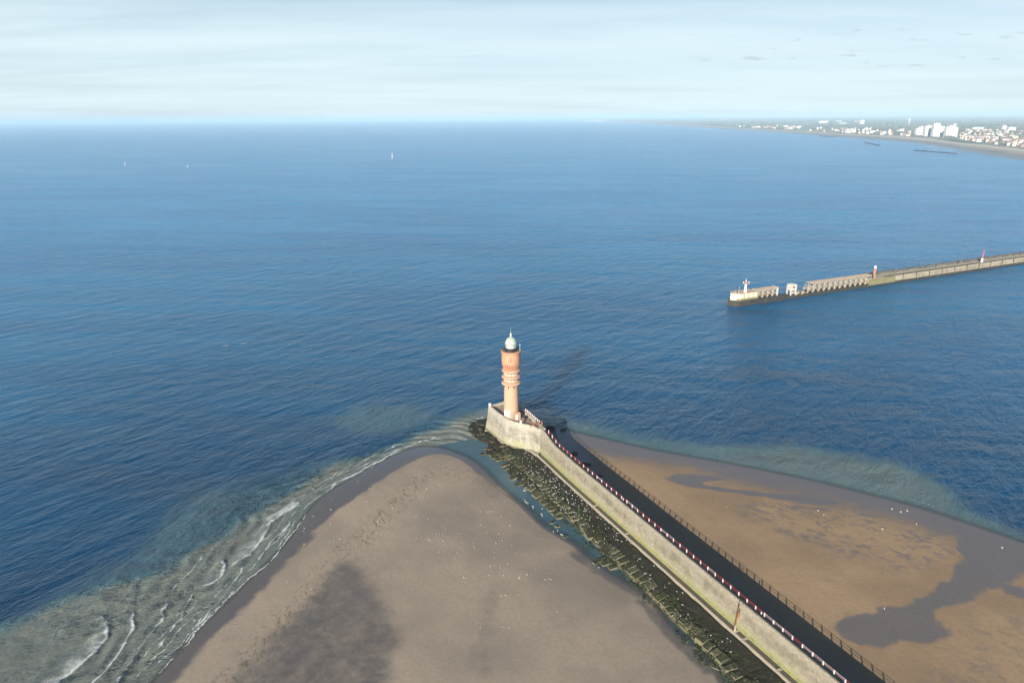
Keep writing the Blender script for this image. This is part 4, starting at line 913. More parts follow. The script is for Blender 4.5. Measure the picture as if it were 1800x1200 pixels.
for sx_ in (-1, 1):
    b = MB(); b.bar((0, 0, 6.6), (sx_*1.9, -0.2, 6.9), 0.08); b.box((sx_*1.9-.3, -.6, 6.2), (sx_*1.9+.3, .2, 7.5)); b.build('fog_signal', M_PALE, be)
for i, (u, lab, m_, hh) in enumerate([(1297.4, 'black pole on the end block left of the white beacon', M_BLACK, 4.6), (1302.5, 'thin pale pole on the end block beside the white beacon', M_PALE, 4.2), (1290.5, 'short pale pole at the outermost corner of the end block', M_PALE, 2.4)]):
    s = su(u, 516, 8.8); b = MB(); b.bar((0, 0, 0), (0, 0, hh), 0.20 if i == 0 else 0.12); b.lathe([(0.4, 0), (0.4, 0.2), (0.15, 0.3)], 8); o = b.build('pole', m_); o.location = J(max(s, 0.6), 2.6+i*0.5, 8.85); tag(o, lab, 'pole')
# X braced concrete walkways
def lattice(o, s0, s1, z0, z1, bay, slope=0.0, two=True, m=M_LAT):
    n_b = max(1, round((s1-s0)/bay)); bay = (s1-s0)/n_b
    for t in (0.5, 5.0):
        for k in range(n_b+1):
            s = s0+k*bay; zt = z1 if s-s0 >= slope else z0+0.4+(z1-z0)*(s-s0)/max(slope, 1e-3)
            if t < 1 or k % 2 == 0:
                b = MB(); b.bar(J(s, t, z0-0.5), J(s, t, zt), 0.24, 4); b.build('upright', m, o)
            if k == n_b: continue
            s2 = s+bay; zt2 = z1 if s2-s0 >= slope else z0+0.4+(z1-z0)*(s2-s0)/max(slope, 1e-3)
            zm = (z0+zt)/2; zm2 = (z0+zt2)/2
            b = MB()
            if zt-z0 > 2.5:
                b.bar(J(s, t, zm), J(s+bay/2, t, (zt+zt2)/2), 0.22, 4); b.bar(J(s+bay/2, t, (zt+zt2)/2), J(s2, t, zm2), 0.22, 4)
                b.bar(J(s, t, zm), J(s2, t, zm2), 0.18, 4)
            b.bar(J(s, t, z0), J(s+bay/2, t, (zm+zm2)/2), 0.22, 4); b.bar(J(s+bay/2, t, (zm+zm2)/2), J(s2, t, z0), 0.22, 4)
            b.build('brace', m, o)
    st = s0+slope
    b = MB(); jbox(b, st-0.6, s1+0.6, 0.1, 1.2, z1, z1+0.45); jbox(b, st-0.6, s1+0.6, 4.4, 5.4, z1, z1+0.45)
    k = 0; s = st
    while s < s1: jbox(b, s, s+0.9, 1.2, 4.4, z1+0.02, z1+0.40); s += 1.35
    b.build('walkway', M_LATTOP, o)
lat1 = thing('lattice_walkway', 'short concrete lattice walkway joined to the white end block', 'walkway', (0, 0, 0), 'broken lattice walkways on the breakwater')
lattice(lat1, s_bx1+0.9, s_l1, 3.9, 9.2, 5.2)
b = MB(); jbox(b, s_l1-0.6, s_l1+0.4, 0.2, 1.0, 3.9, 9.9); jbox(b, s_l1-0.6, s_l1+0.4, 4.4, 5.2, 3.9, 9.9); jbox(b, s_l1-0.5, s_l1+0.3, 1.0, 4.4, 9.3, 9.9); b.build('end_frame', M_PALE, lat1)
lat2 = thing('lattice_walkway', 'long broken concrete lattice walkway sloping down at its seaward end', 'walkway', (0, 0, 0), 'broken lattice walkways on the breakwater')
lattice(lat2, s_t0, s_t1, 2.3, 8.9, 5.6, slope=9.0)
for k in range(5):
    b = MB(); jbox(b, s_t0-5+k*2.2, s_t0-3.4+k*2.2, 1+k % 3, 2.6+k % 3, 1.9, 2.8+0.5*(k % 2)); b.build('fallen_block', M_LAT, lat2)
pil = thing('ruined_pillar', 'lone bleached walkway pillar standing on the low gap in the breakwater', 'pillar', (0, 0, 0))
b = MB(); jbox(b, s_p0, s_p1, 1.0, 5.2, 5.6, 9.6); jbox(b, s_p0+0.8, s_p1-1.2, 1.3, 4.9, 9.6, 10.1); b.build('block', M_PALE, pil)
for s in (s_p0, s_p1-0.8):
    for t in (1.0, 4.4):
        b = MB(); jbox(b, s+0.02, s+0.78, t, t+0.78, 1.6, 5.6); b.build('leg', M_PALE, pil)
b = MB(); b.bar(J(s_p0+.4, 1.2, 2.2), J(s_p1-.4, 1.2, 5.6), 0.2, 4); b.bar(J(s_p1-.4, 1.2, 2.2), J(s_p0+.4, 1.2, 5.6), 0.2, 4); b.bar(J(s_p0, 1.2, 3.8), J(s_p1, 1.2, 3.8), 0.25, 4); b.build('brace', M_PALE, pil)
b = MB(); jbox(b, s_p0+1.6, s_p1-1.8, 0.94, 1.0, 7.2, 8.6); b.build('opening', M_RUST, pil)
# brown beacon and pink mark
s = su(1542, 489.2, 6.0); q = J(s, 3.2, 6.08)
bb_ = thing('beacon_tower', 'slim brown brick beacon tower with a white lamp further along the breakwater', 'beacon', tuple(q))
b = MB(); b.lathe([(1.6, 0), (1.55, 0.6), (1.25, 0.7), (1.0, 5.4), (1.35, 5.6), (1.35, 6.0), (0.9, 6.05), (0.85, 7.2)], 12); b.build('shaft', plain('brown_brick', (0.36, 0.19, 0.13), 0.9, 0.3, 0.8), bb_, True, 40)
b = MB(); b.lathe([(0.8, 7.2), (0.9, 7.4), (0.9, 8.4), (0.6, 8.9), (0.1, 9.2)], 12); b.build('lamp', M_WHITE, bb_, True, 40)
b = MB(); b.box((-4.2, -1.2, 0), (-2.2, 1.2, 2.6)); b.box((-4.4, -1.4, 2.6), (-2.0, 1.4, 2.8)); o = b.build('hut', M_BLACK); o.location = q; o.rotation_euler = (0, 0, math.atan2(JE[1], JE[0])); tag(o, 'small dark hut beside the brown brick beacon on the breakwater', 'hut')
s = su(1736, 463, 6.0); q = J(s, 3.0, 6.08)
mk = thing('harbour_mark', 'slim pink harbour mark on a white base standing on the breakwater', 'beacon', tuple(q))
b = MB(); b.lathe([(0.95, 0), (0.95, 3.2), (0.8, 3.3)], 12); b.build('base', M_WHITE, mk, True, 40)
b = MB(); b.lathe([(0.42, 3.3), (0.38, 8.6), (0.6, 8.7), (0.6, 9.2), (0.2, 9.6)], 10); b.build('post', plain('pink_red_paint', (0.52, 0.13, 0.15), 0.5, 0.15), mk, True, 40)
b = MB(); b.bar((0, 0, 9.7), (0, 0, 11.6), 0.13); b.build('topmark', M_RED, mk)

# ------------------------------------------------------------------ boats and buoys
sp = un(690, 279, 0)
sb = thing('sailing_boat', 'white sailing boat under full sail far out on the blue sea', 'boat', tuple(sp)); sb.rotation_euler = (0, 0, 1.15)
b = MB(); Ls = []
for x, wdt, zt in ((-6, 1.4, 1.3), (-3, 1.9, 1.2), (0, 2.0, 1.25), (3.5, 1.3, 1.4), (6.6, 0.08, 1.7)): Ls.append([(x, -wdt, zt), (x, -wdt*0.7, 0.1), (x, 0, -0.5), (x, wdt*0.7, 0.1), (x, wdt, zt)])
b.sweep([np.array([l[j] for l in Ls]) for j in range(5)]); b.build('hull', M_WHITE, sb)
b = MB(); b.box((-2.5, -1.0, 1.2), (1.5, 1.0, 1.9)); b.build('cabin', M_WHITE, sb)
b = MB(); b.bar((0.8, 0, 1.0), (0.8, 0, 21), 0.14, r2=0.08); b.build('mast', M_PALE, sb)
b = MB(); b.bar((0.8, 0, 2.6), (-5.6, 1.2, 2.7), 0.1); b.build('boom', M_PALE, sb)
def sail(pts, belly):
    b = MB(); a, c_, t_ = [Vector(p) for p in pts]; n_ = (c_-a).cross(t_-a).normalized(); K = 6; idx = {}
    for side_ in (0, 0.04):
        for i in range(K+1):
            for j in range(K+1-i):
                u, v = i/K, j/K; p = a*(1-u-v)+c_*u+t_*v+n_*(belly*math.sin(math.pi*min(1, u*1.0))*(1-v)*(1-u)*2+side_); idx[(side_, i, j)] = len(b.v); b.v.append(tuple(p))
        for i in range(K):
            for j in range(K-i):
                f = [idx[(side_, i, j)], idx[(side_, i+1, j)], idx[(side_, i, j+1)]]; b.f.append(tuple(f if side_ else f[::-1])); b.m.append(0)
                if j < K-i-1: f = [idx[(side_, i+1, j)], idx[(side_, i+1, j+1)], idx[(side_, i, j+1)]]; b.f.append(tuple(f if side_ else f[::-1])); b.m.append(0)
    return b
M_SAIL = plain('white_sailcloth', (0.82, 0.82, 0.80), 0.8, 0.06, 0.4)
sail([(0.6, 0, 3.0), (-5.6, 1.2, 3.0), (0.75, 0, 20.6)], 0.7).build('mainsail', M_SAIL, sb, True)
sail([(6.3, 0, 2.0), (0.2, 2.0, 2.4), (0.9, 0, 18.6)], 1.0).build('jib', M_SAIL, sb, True)
for px, lab, mt in (((220, 289.5), 'tall white channel buoy far out at the left', M_WHITE), ((330, 295), 'white and red channel buoy right of the tall white one', M_RED)):
    q = un(*px, 0); by = thing('channel_buoy', lab, 'buoy', tuple(q), 'channel buoys'); by.scale = (1.25,)*3
    b = MB(); b.lathe([(0.6, -0.6), (1.5, -0.2), (1.5, 0.8), (0.9, 1.0)], 14); b.build('float', mt, by, True, 40)
    b = MB(); b.lathe([(0.85, 1.0), (0.5, 3.4), (0.75, 3.5), (0.75, 4.2), (0.2, 4.8)], 12); b.build('tower', M_WHITE, by, True, 40)

# ------------------------------------------------------------------ far coast
def mat_land():
    m, n, out = new_mat('coastal_land'); co = n.n('ShaderNodeTexCoord').outputs['Object']; bt = n.attr('beach')
    f1 = n.noise(n.map(co, rot=(0, 0, 0.3)), 0.0022, 4, 0.6); f2 = n.n('ShaderNodeTexVoronoi', {'Vector': n.map(co, rot=(0, 0, 0.5), scale=(1, 0.6, 1)), 'Scale': 0.0045}).outputs['Color']
    sp_ = n.n('ShaderNodeSeparateColor', {0: f2}); f3 = n.noise(co, 0.03, 4, 0.7)
    c = n.mix(sp_.outputs[0], (0.19, 0.195, 0.15), (0.33, 0.31, 0.25)); c = n.mix(n.ss(sp_.outputs[1], 0.6, 0.8), c, (0.20, 0.16, 0.12))
    c = n.mix(n.ss(f1, 0.48, 0.6), c, (0.055, 0.065, 0.038)); c = n.mix(n.ss(f3, 0.5, 0.7), c, n.mix(0.5, c, (0.20, 0.18, 0.15)))
    s1 = n.noise(n.map(co, rot=(0, 0, 1.05), scale=(0.25, 1.4, 1)), 0.012, 5, 0.6, 0.5)
    wetb = n.m('ADD', bt, n.m('MULTIPLY', n.m('SUBTRACT', s1, 0.5), 0.9))
    bc = n.mix(n.ss(wetb, 0.30, 0.62), (0.19, 0.18, 0.175), (0.34, 0.30, 0.25)); bc = n.mix(n.ss(bt, 0.66, 0.84), bc, (0.50, 0.45, 0.37))
    c = n.mix(n.ss(bt, 0.985, 1.01), bc, c)
    principled(n, out, Base_Color=c, Roughness=n.mixf(n.ss(wetb, 0.5, 0.2), 0.95, 0.35)); return m
M_LAND = mat_land()
coast_px = [(1950, 306), (1870, 294), (1800, 283), (1735, 272), (1690, 265), (1650, 258), (1600, 250), (1500, 243), (1400, 235), (1300, 228.2), (1200, 222), (1100, 216.5), (1030, 213.7)]
top_px = [(1950, 278), (1870, 270), (1800, 262.5), (1735, 255.5), (1690, 251), (1650, 246), (1600, 241), (1500, 236), (1400, 230.5), (1300, 224.7), (1200, 219), (1100, 214.3), (1030, 212.2)]
cl = np.vstack([[[900, 300], [1080, 900]], unl(coast_px), [[2300, 30000], [-300, 37000], [-2700, 39700]]]); tl = np.vstack([[[1250, 300], [1400, 900]], unl(top_px, 4.0), [[2700, 30000], [100, 37200], [-2400, 39780]]])
rows = np.array(sorted(set(np.round(np.geomspace(300, 39800, 240), 1))))
cx = np.interp(rows, cl[:, 1], cl[:, 0]); tx = np.interp(rows, tl[:, 1], tl[:, 0]); tx = np.maximum(tx, cx+20)
cx = cx+6*vnoise(np.c_[rows, rows*0], 0.01, 3)
bu = np.r_[np.linspace(-0.25, 1.0, 26), 1.0+np.geomspace(0.01, 1, 110)[0:0]]
offs = np.r_[3, 8, 15, np.geomspace(25, 40000, 100)]
Xl = np.concatenate([cx[:, None]+(tx-cx)[:, None]*bu[None, :], tx[:, None]+offs[None, :]], 1); Xl = np.minimum(Xl, 45500+0*Xl)
Yl = np.repeat(rows[:, None], Xl.shape[1], 1)
Bl = np.concatenate([np.repeat(bu[None, :], len(rows), 0), 1.0+0.02*np.minimum(offs, 100)[None, :].repeat(len(rows), 0)], 1)
Pl = np.c_[Xl.ravel(), Yl.ravel()]
hill = (fbm(Pl, 1/900., 5, 4)*6+6+14*sm(Pl[:, 1], 14000, 30000))*sm((Xl-tx[:, None]).ravel(), 100, 2500)
Zl = np.where(Bl.ravel() < 1.0, np.interp(Bl.ravel(), [-0.25, 0, 1], [-1.0, 0.02, 3.6]), 4.0)+hill
Zl = Zl+0.35*np.where((Bl.ravel() > 0) & (Bl.ravel() < 0.7), vnoise(np.c_[(Xl-cx[:, None]).ravel(), Pl[:, 1]*0.25], 0.02, 8), 0)
land = link('land', grid_mesh('land', Xl, Yl, Zl.reshape(Xl.shape), M_LAND, dict(beach=Bl.ravel()))); tag(land, kind='structure')
def land_z(x, y):
    i = int(np.argmin(np.abs(rows-y))); j = int(np.argmin(np.abs(Xl[i]-x))); return float(Zl.reshape(Xl.shape)[i, j])
# houses
ROOFS = [plain('roof_tiles_red', (0.26, 0.12, 0.08), 0.9, 0.3, 0.05), plain('roof_slate', (0.13, 0.13, 0.14), 0.8, 0.3, 0.05), plain('roof_pale', (0.42, 0.38, 0.34), 0.9, 0.2, 0.05)]
WALLS = [plain('house_white_render', (0.60, 0.57, 0.53), 0.9, 0.15, 0.05), plain('house_cream_render', (0.58, 0.50, 0.40), 0.9, 0.2, 0.05), plain('house_brick', (0.34, 0.22, 0.17), 0.9, 0.2, 0.05)]
def house_mesh(wm, rm, L_, Wd, H_, R_):
    b = MB(); b.box((-L_/2, -Wd/2, -2), (L_/2, Wd/2, H_))
    b.add([(-L_/2-.3, -Wd/2-.3, H_), (L_/2+.3, -Wd/2-.3, H_), (L_/2+.3, Wd/2+.3, H_), (-L_/2-.3, Wd/2+.3, H_), (-L_/2-.3, 0, H_+R_), (L_/2+.3, 0, H_+R_)], [(0, 1, 5, 4), (2, 3, 4, 5), (0, 4, 3), (1, 2, 5), (3, 2, 1, 0)], 1)
    b.box((L_*0.25, -.5, H_+R_*0.4), (L_*0.25+1, .5, H_+R_+1.2), 1); return b.mesh('town_house', [WALLS[wm], ROOFS[rm]])
HM = [house_mesh(wm, rm, l_, w_, h_, r_) for wm, rm, l_, w_, h_, r_ in [(0, 0, 14, 10, 8, 4), (0, 1, 18, 11, 10, 4), (1, 0, 12, 10, 9, 4), (1, 1, 16, 10, 11, 5), (2, 0, 20, 10, 7, 4), (2, 1, 12, 9, 9, 5), (0, 2, 22, 12, 12, 1.5), (1, 2, 15, 12, 8, 3)]]
HLAB = ['small white red-roofed house ', 'long white slate-roofed house ', 'small cream red-roofed house ', 'tall cream slate-roofed house ', 'long brick red-roofed house ', 'small brick slate-roofed house ', 'wide white flat-looking house ', 'cream pale-roofed house ']
LAB_T = 'packed in the hazy seaside town'; LAB_C = 'scattered along the distant hazy coast'
def place_house(u, v, grp, lab, sc=1.0):
    p = un(u, v, 5.0); vi = random.randrange(8); o = link('town_house', HM[vi]); lab = HLAB[vi]+lab; o.location = (p[0], p[1], land_z(p[0], p[1])); o.rotation_euler = (0, 0, random.choice([0, 1.57])+random.gauss(-0.35, 0.15))
    o.scale = (sc, sc, sc*random.uniform(0.85, 1.25)); tag(o, lab, 'house', grp)
town = [(1683, 239), (1700, 229), (1760, 230), (1802, 233), (1802, 260), (1770, 256.5), (1730, 251), (1690, 246.5)]
tp = np.array(town); k = 0
while k < 205:
    u, v = random.uniform(1683, 1802), random.uniform(229, 260)
    if sd_poly(np.array([[u, v]]), tp)[0] < 0.4: continue
    place_house(u, v, 'houses of the far seaside town', LAB_T, random.uniform(0.75, 1.15)); k += 1
k = 0
while k < 85:
    u = random.uniform(1290, 1608); top = np.interp(u, [1200, 1300, 1400, 1500, 1600], [218.5, 224, 229.5, 235, 240]); v = top-random.uniform(0.6, 2+12*(u-1250)/400*random.random())
    place_house(u, v, 'houses scattered along the distant coast', LAB_C, random.uniform(0.9, 1.5)); k += 1
# apartment slabs: body, window bands, roof house
M_APT = plain('apartment_white', (0.64, 0.63, 0.60), 0.8, 0.08, 0.03); M_WINB = plain('apartment_windows', (0.30, 0.33, 0.36), 0.4, 0.2, 0.05)
def tower_block(px0, px1, vb, vt, lab, depth_=26, steps=None, grp='white apartment blocks on the seafront'):
    p0, p1 = un(px0, vb, 4), un(px1, vb, 4); c = (p0+p1)/2; R_ = np.linalg.norm(c-[0, 0, CAM_H]); Wd = np.linalg.norm((p1-p0)[:2]); hh = (vb-vt)*R_/1200
    a = math.atan2(p1[1]-p0[1], p1[0]-p0[0])*0.25
    t = thing('apartment_block', lab, 'apartment block', (c[0], c[1], land_z(c[0], c[1])), grp); t.rotation_euler = (0, 0, a)
    Wd *= 0.97; b = MB(); stp = steps or [(0, 1, 1.0)]
    for x0, x1, f in stp: b.box((Wd*(x0-.5)+0.01, 0, -2), (Wd*(x1-.5)-0.01, depth_, hh*f))
    b.build('body', M_APT, t)
    for x0, x1, f in stp:
        n_f = max(2, int(hh*f/3.2))
        b = MB()
        for k in range(n_f): b.box((Wd*(x0-.5)+1.5, -0.12, 2.2+k*hh*f/n_f), (Wd*(x1-.5)-1.5, 0.2, 2.2+k*hh*f/n_f+1.0))
        b.build('window_band', M_WINB, t)
        b = MB(); b.box((Wd*((x0+x1)/2-.5)-3, depth_*.4, hh*f), (Wd*((x0+x1)/2-.5)+3, depth_*.7, hh*f+3)); b.build('roof_house', M_APT, t)
tower_block(1608.7, 1622.3, 238, 225.8, 'leftmost white apartment block on the far seafront, stepped up to the right', steps=[(0, .3, .72), (.3, .62, .88), (.62, 1, 1.0)])
tower_block(1624, 1636.6, 239.6, 224.8, 'second white apartment block from the left on the far seafront', steps=[(0, .25, .9), (.25, 1, 1)])
tower_block(1638, 1659, 240.4, 222, 'widest white apartment block with a raised tower at its left end', steps=[(0, .14, .95), (.14, .55, 1.0), (.55, 1, .78)])
tower_block(1660.5, 1683, 241.3, 223.4, 'rightmost white apartment block with a small roof tower', steps=[(0, .2, .74), (.2, .62, .86), (.62, .76, 1.0), (.76, 1, .74)])
tower_block(1709, 1730, 229, 226, 'long low white block standing behind the seaside town', 18, grp='white blocks behind the town')
tower_block(1761, 1769, 230, 223.8, 'narrow white block behind the town, beside a longer one', 18, grp='white blocks behind the town')
tower_block(1771, 1786, 231, 226, 'medium white block at the right end behind the town', 18, grp='white blocks behind the town')
for i, (u0, u1, vb, vt, lab) in enumerate([(1440, 1456, 217.4, 213.4, 'large white warehouse on the distant coast, leftmost of the sheds'), (1468, 1480, 214.8, 213.0, 'thin white shed behind the large warehouse'), (1475, 1489, 218.2, 216.4, 'low white shed just right of the large warehouse'),
        (1503, 1513, 215.5, 213.2, 'white shed on the coast between the warehouse and the water tower'), (1512, 1519, 218.5, 212.6, 'white shed with a taller end beside the middle coastal sheds'),
        (1378, 1385, 224.8, 221.2, 'bright white seafront hotel on the coast left of the warehouses'), (1389, 1398, 224.6, 222.0, 'second bright white seafront hotel left of the warehouses'), (1401, 1413, 225.8, 222.2, 'third bright seafront hotel left of the warehouses'), (1488, 1500, 229.8, 227.0, 'white seafront villa block on the beach front'),
        (1268, 1276, 211.6, 210.2, 'faint white building on the hazy coast left of the lone white tower')]):
    p0, p1 = un(u0, vb, 5), un(u1, vb, 5); c = (p0+p1)/2; R_ = np.linalg.norm(c); Wd = np.linalg.norm((p1-p0)[:2]); hh = (vb-vt)*R_/1200
    t = thing('warehouse' if i < 5 else 'seafront_building', lab, 'building', (c[0], c[1], 4.0)); b = MB(); b.box((-Wd/2, 0, -2), (Wd/2, 40, hh)); b.build('body', M_APT, t)
    b = MB(); b.prism([(-Wd/2-.5, -.5), (Wd/2+.5, -.5), (Wd/2+.5, 40.5), (-Wd/2-.5, 40.5)], hh, hh+0.8); b.build('roof', ROOFS[2], t)
for u, vb, vt, lab, r_ in ((1597.2, 220.5, 211.8, 'white water tower rising behind the coast left of the apartments', 11), (1316.5, 212.4, 208.6, 'lone tiny white tower on the hazy far coast', 14)):
    c = un(u, vb, 5); hh = (vb-vt)*np.linalg.norm(c)/1200; t = thing('water_tower', lab, 'water tower', (c[0], c[1], land_z(c[0], c[1])))
    b = MB(); b.lathe([(r_*.55, -2), (r_*.45, hh*.55), (r_*.6, hh*.6)], 16); b.build('stem', M_PALE, t, True, 40)
    b = MB(); b.lathe([(r_*.6, hh*.55), (r_, hh*.65), (r_, hh*.96), (r_*.7, hh)], 20); b.build('tank', M_APT, t, True, 40)
for i in range(6):
    u = 1029+i*5.6+random.uniform(-.6, .6); p0 = un(u, 213.2, 5); hh = random.uniform(12, 22); o = MB(); o.box((-32, 0, -3), (32, 30, hh)); o.box((-8, 8, hh), (8, 20, hh+6))
    o = o.build('seafront_building', M_APT); o.location = (p0[0], p0[1], 4.0); tag(o, 'pale block in the farthest visible town front near the middle of the horizon', 'building', 'pale blocks of the farthest town front')
# tree belts
M_TREE = plain('tree_belt_green', (0.115, 0.125, 0.09), 0.95, 0.4, 0.02)
b = MB(); base = []
bm = bmesh.new(); bmesh.ops.create_icosphere(bm, subdivisions=1, radius=1.0); ico_v = [v.co.copy() for v in bm.verts]; ico_f = [tuple(v.index for v in f.verts) for f in bm.faces]; bm.free()
def tree_clump(u, v, s):
    c = un(u, v, 6); z = land_z(c[0], c[1])
    for q in range(3):
        o_ = Vector((c[0]+random.gauss(0, s), c[1]+random.gauss(0, s), z+s*0.35)); k = s*random.uniform(.6, 1.1)
        b.add([o_+Vector((p.x*k*random.uniform(.7, 1.2), p.y*k*random.uniform(.7, 1.2), p.z*k*random.uniform(.5, .9))) for p in ico_v], ico_f)
for _ in range(430):
    u = random.uniform(1230, 1800); top = np.interp(u, [1200, 1300, 1400, 1500, 1600, 1800], [218.5, 224, 229.5, 235, 240, 258]); v = random.uniform(214, top-0.8)
    if v < 226 and 1600 < u < 1690: tree_clump(u, v, random.uniform(9, 22))
    elif v < top: tree_clump(u, v, random.uniform(6, 12) if v > 228 else random.uniform(8, 24))
for cu, cv in ((1790, 236), (1793, 240), (1770, 243), (1752, 233), (1722, 234), (1778, 238), (1796, 246)):
    for _ in range(7): tree_clump(cu+random.gauss(0, 4), cv+random.gauss(0, 1.2), random.uniform(7, 12))
tag(link('woodland', b.mesh('woodland', M_TREE, fix=False)), kind='stuff')
# detached offshore breakwaters of dark rock
for pa, pb_, lab in (((1608, 264.8), (1681, 270.6), 'longest dark rock breakwater just off the town beach'), ((1520, 251), (1546, 256), 'short dark rock breakwater off the beach left of the longest one'), ((1440, 239.5), (1466, 241.2), 'small dark rock breakwater off the distant beach, farthest away')):
    a_, c_ = un(*pa)[:2], un(*pb_)[:2]; n_ = int(np.linalg.norm(c_-a_)/3.5); b = MB()
    for k in range(n_*3):
        q = a_+(c_-a_)*random.random()+np.array([random.gauss(0, 1.5), random.gauss(0, 3.5)]); r = random.uniform(1.8, 3.6)
        b.add([Vector((q[0], q[1], 0.6))+Vector((p.x*r*random.uniform(.7, 1.3), p.y*r, p.z*r*0.8*random.uniform(.6, 1.2))) for p in ico_v], ico_f)
    tag(b.build('rock_breakwater', M_FOOT), lab, 'breakwater', 'rock breakwaters off the far beach')

# ------------------------------------------------------------------ gulls
M_GW = plain('gull_white', (0.84, 0.84, 0.82), 0.8, 0.05, 4.0); M_GG = plain('gull_grey_wing', (0.46, 0.48, 0.50), 0.8, 0.1, 4.0); M_GB = plain('gull_dark_tip', (0.03, 0.03, 0.03), 0.8, 0.1, 4.0); M_GO = plain('gull_yellow_bill', (0.55, 0.33, 0.05), 0.6, 0.1, 4.0)
def gull_mesh(floating=False, dark=False):
    b = MB(); N_ = 8; st = [(-0.34, 0.015, 0.27), (-0.27, 0.05, 0.27), (-0.12, 0.105, 0.255), (0.04, 0.125, 0.25), (0.16, 0.10, 0.275), (0.21, 0.066, 0.33), (0.235, 0.06, 0.39), (0.265, 0.068, 0.435), (0.30, 0.05, 0.445), (0.325, 0.015, 0.44)]
    rings = [[(x, r*math.cos(2*math.pi*k/N_), z+r*1.0*math.sin(2*math.pi*k/N_)) for k in range(N_)] for x, r, z in st]
    b.sweep([np.array([rg[k] for rg in rings]) for k in range(N_)])
    for s in (-1, 1):
        b.add([(0.13, s*.10, .30), (0.02, s*.135, .25), (-.18, s*.10, .25), (-.30, s*.035, .27), (-.12, s*.055, .355), (0.06, s*.06, .36), (0.02, s*.115, .27)], [(0, 1, 6, 5), (1, 2, 4, 6), (2, 3, 4), (6, 4, 5)], 1)
        b.add([(-.18, s*.10, .252), (-.30, s*.035, .272), (-.46, s*.03, .275), (-.22, s*.06, .31)], [(0, 2, 3), (0, 1, 2), (1, 3, 2)], 2)
        if not floating:
            b.bar((0.0, s*.05, 0.16), (0.01, s*.055, 0.01), 0.010, 4, 3); b.add([(0, s*.055, .008), (.07, s*.03, .004), (.07, s*.08, .004)], [(0, 1, 2)], 3)
    b.add([(.315, -.018, .45), (.315, .018, .45), (.315, 0, .415), (.385, 0, .425)], [(0, 1, 3), (1, 2, 3), (2, 0, 3)], 3)
    b.add([(-.26, -.05, .27), (-.26, .05, .27), (-.42, .05, .265), (-.42, -.05, .265), (-.26, 0, .29)], [(0, 3, 2, 1), (0, 4, 3), (1, 2, 4), (4, 2, 3)], 0)
    me = b.mesh('seagull', [M_GG if dark else M_GW, M_GG if not dark else M_GB, M_GB, M_GO], False, False); return me
GUL = [gull_mesh(), gull_mesh(True), gull_mesh(dark=True)]
def gull(p, z, lab, grp, kind=0, s=1.0):
    o = link('seagull', GUL[kind]); o.location = (p[0], p[1], z); o.rotation_euler = (0, 0, random.gauss(2.2, 1.0)); o.scale = (s,)*3; tag(o, lab, 'seagull', grp); return o
def sz(p): return float(sand_height(np.array([p[:2]]))[0][0])
sand_g = [(549, 348), (438, 420), (436, 467), (361, 493), (323, 541), (321, 555), (323, 612), (433, 532), (515, 504), (596, 380), (608, 386), (580, 443), (590, 440), (635, 528), (630, 576), (576, 617), (475, 599), (433, 606), (447, 607), (254, 777), (354, 812),
          (768, 427), (775, 425), (781, 424), (809, 421), (840, 391), (894, 374), (899, 402), (697, 472), (714, 463), (769, 493), (795, 505), (848, 517), (964, 479), (1050, 444), (1068, 481), (1093, 484), (1102, 481), (1111, 478), (1120, 480), (1155, 501), (1192, 537), (882, 582), (895, 582), (907, 582),
          (973, 580), (985, 580), (921, 558), (852, 607), (857, 609), (911, 612), (1038, 620), (992, 620), (1041, 636), (1145, 575), (1133, 618), (1148, 611), (1158, 604), (824, 656), (893, 660), (970, 660), (1000, 655), (962, 684), (797, 601), (1095, 569), (1068, 540), (1128, 656), (1126, 680), (1110, 716), (1153, 724), (1177, 731),
          (1184, 706), (1166, 757), (1105, 757), (998, 766), (1230, 766), (1234, 763), (1340, 771), (1355, 768), (1364, 769), (1297, 726), (1264, 751), (1219, 660), (1199, 622), (1155, 846), (1174, 842), (1227, 840), (1390, 909), (1049, 957), (1068, 963), (1068, 981), (1162, 976), (1189, 981)]
n_ind = 0
def sand_lab(x, y):
    if x < 530 and y < 640: return 'white gull on the dark wet rim along the surf'
    if x < 700: return 'white gull on the dry ridge left of the sandbank middle'
    if y < 545 and x < 1000: return 'white gull on the upper sandbank below its tip'
    if y < 545: return 'white gull on the sandbank beside the first pool'
    if y < 700 and x < 1080: return 'white gull in the loose flock at the sandbank middle'
    if y < 700: return 'white gull right of the loose flock on the sandbank'
    if y < 800: return 'white gull in the lower flock on the sandbank'
    return 'white gull on the bare sand nearest the bottom edge'
for x, y in sand_g:
    p = un(400+x/2.4, 700+y/2.4, 0.8); gull(p, max(sz(p), 0.0), sand_lab(x, y), 'gulls scattered over the grey sandbank', 0 if random.random() < .9 else 2, random.uniform(0.50, 0.66)); n_ind += 1
pool_g = [(82, 408), (88, 402), (95, 407), (85, 470), (92, 478), (98, 487), (104, 492), (112, 498), (145, 515), (150, 522), (148, 530), (212, 533), (205, 570), (210, 575), (213, 588), (292, 698), (320, 688), (335, 650), (345, 716), (355, 720), (610, 950), (922, 1182), (935, 1185), (946, 1190)]
for x, y in pool_g:
    p = un(900+x/4, 760+y/4, 0.1); z = sz(p); gull(p, max(z, -0.20), 'white gull resting in the shallow pool between sandbank and apron', 'gulls in the shallow pool', 1 if z < 0 else 0, 0.8); n_ind += 1
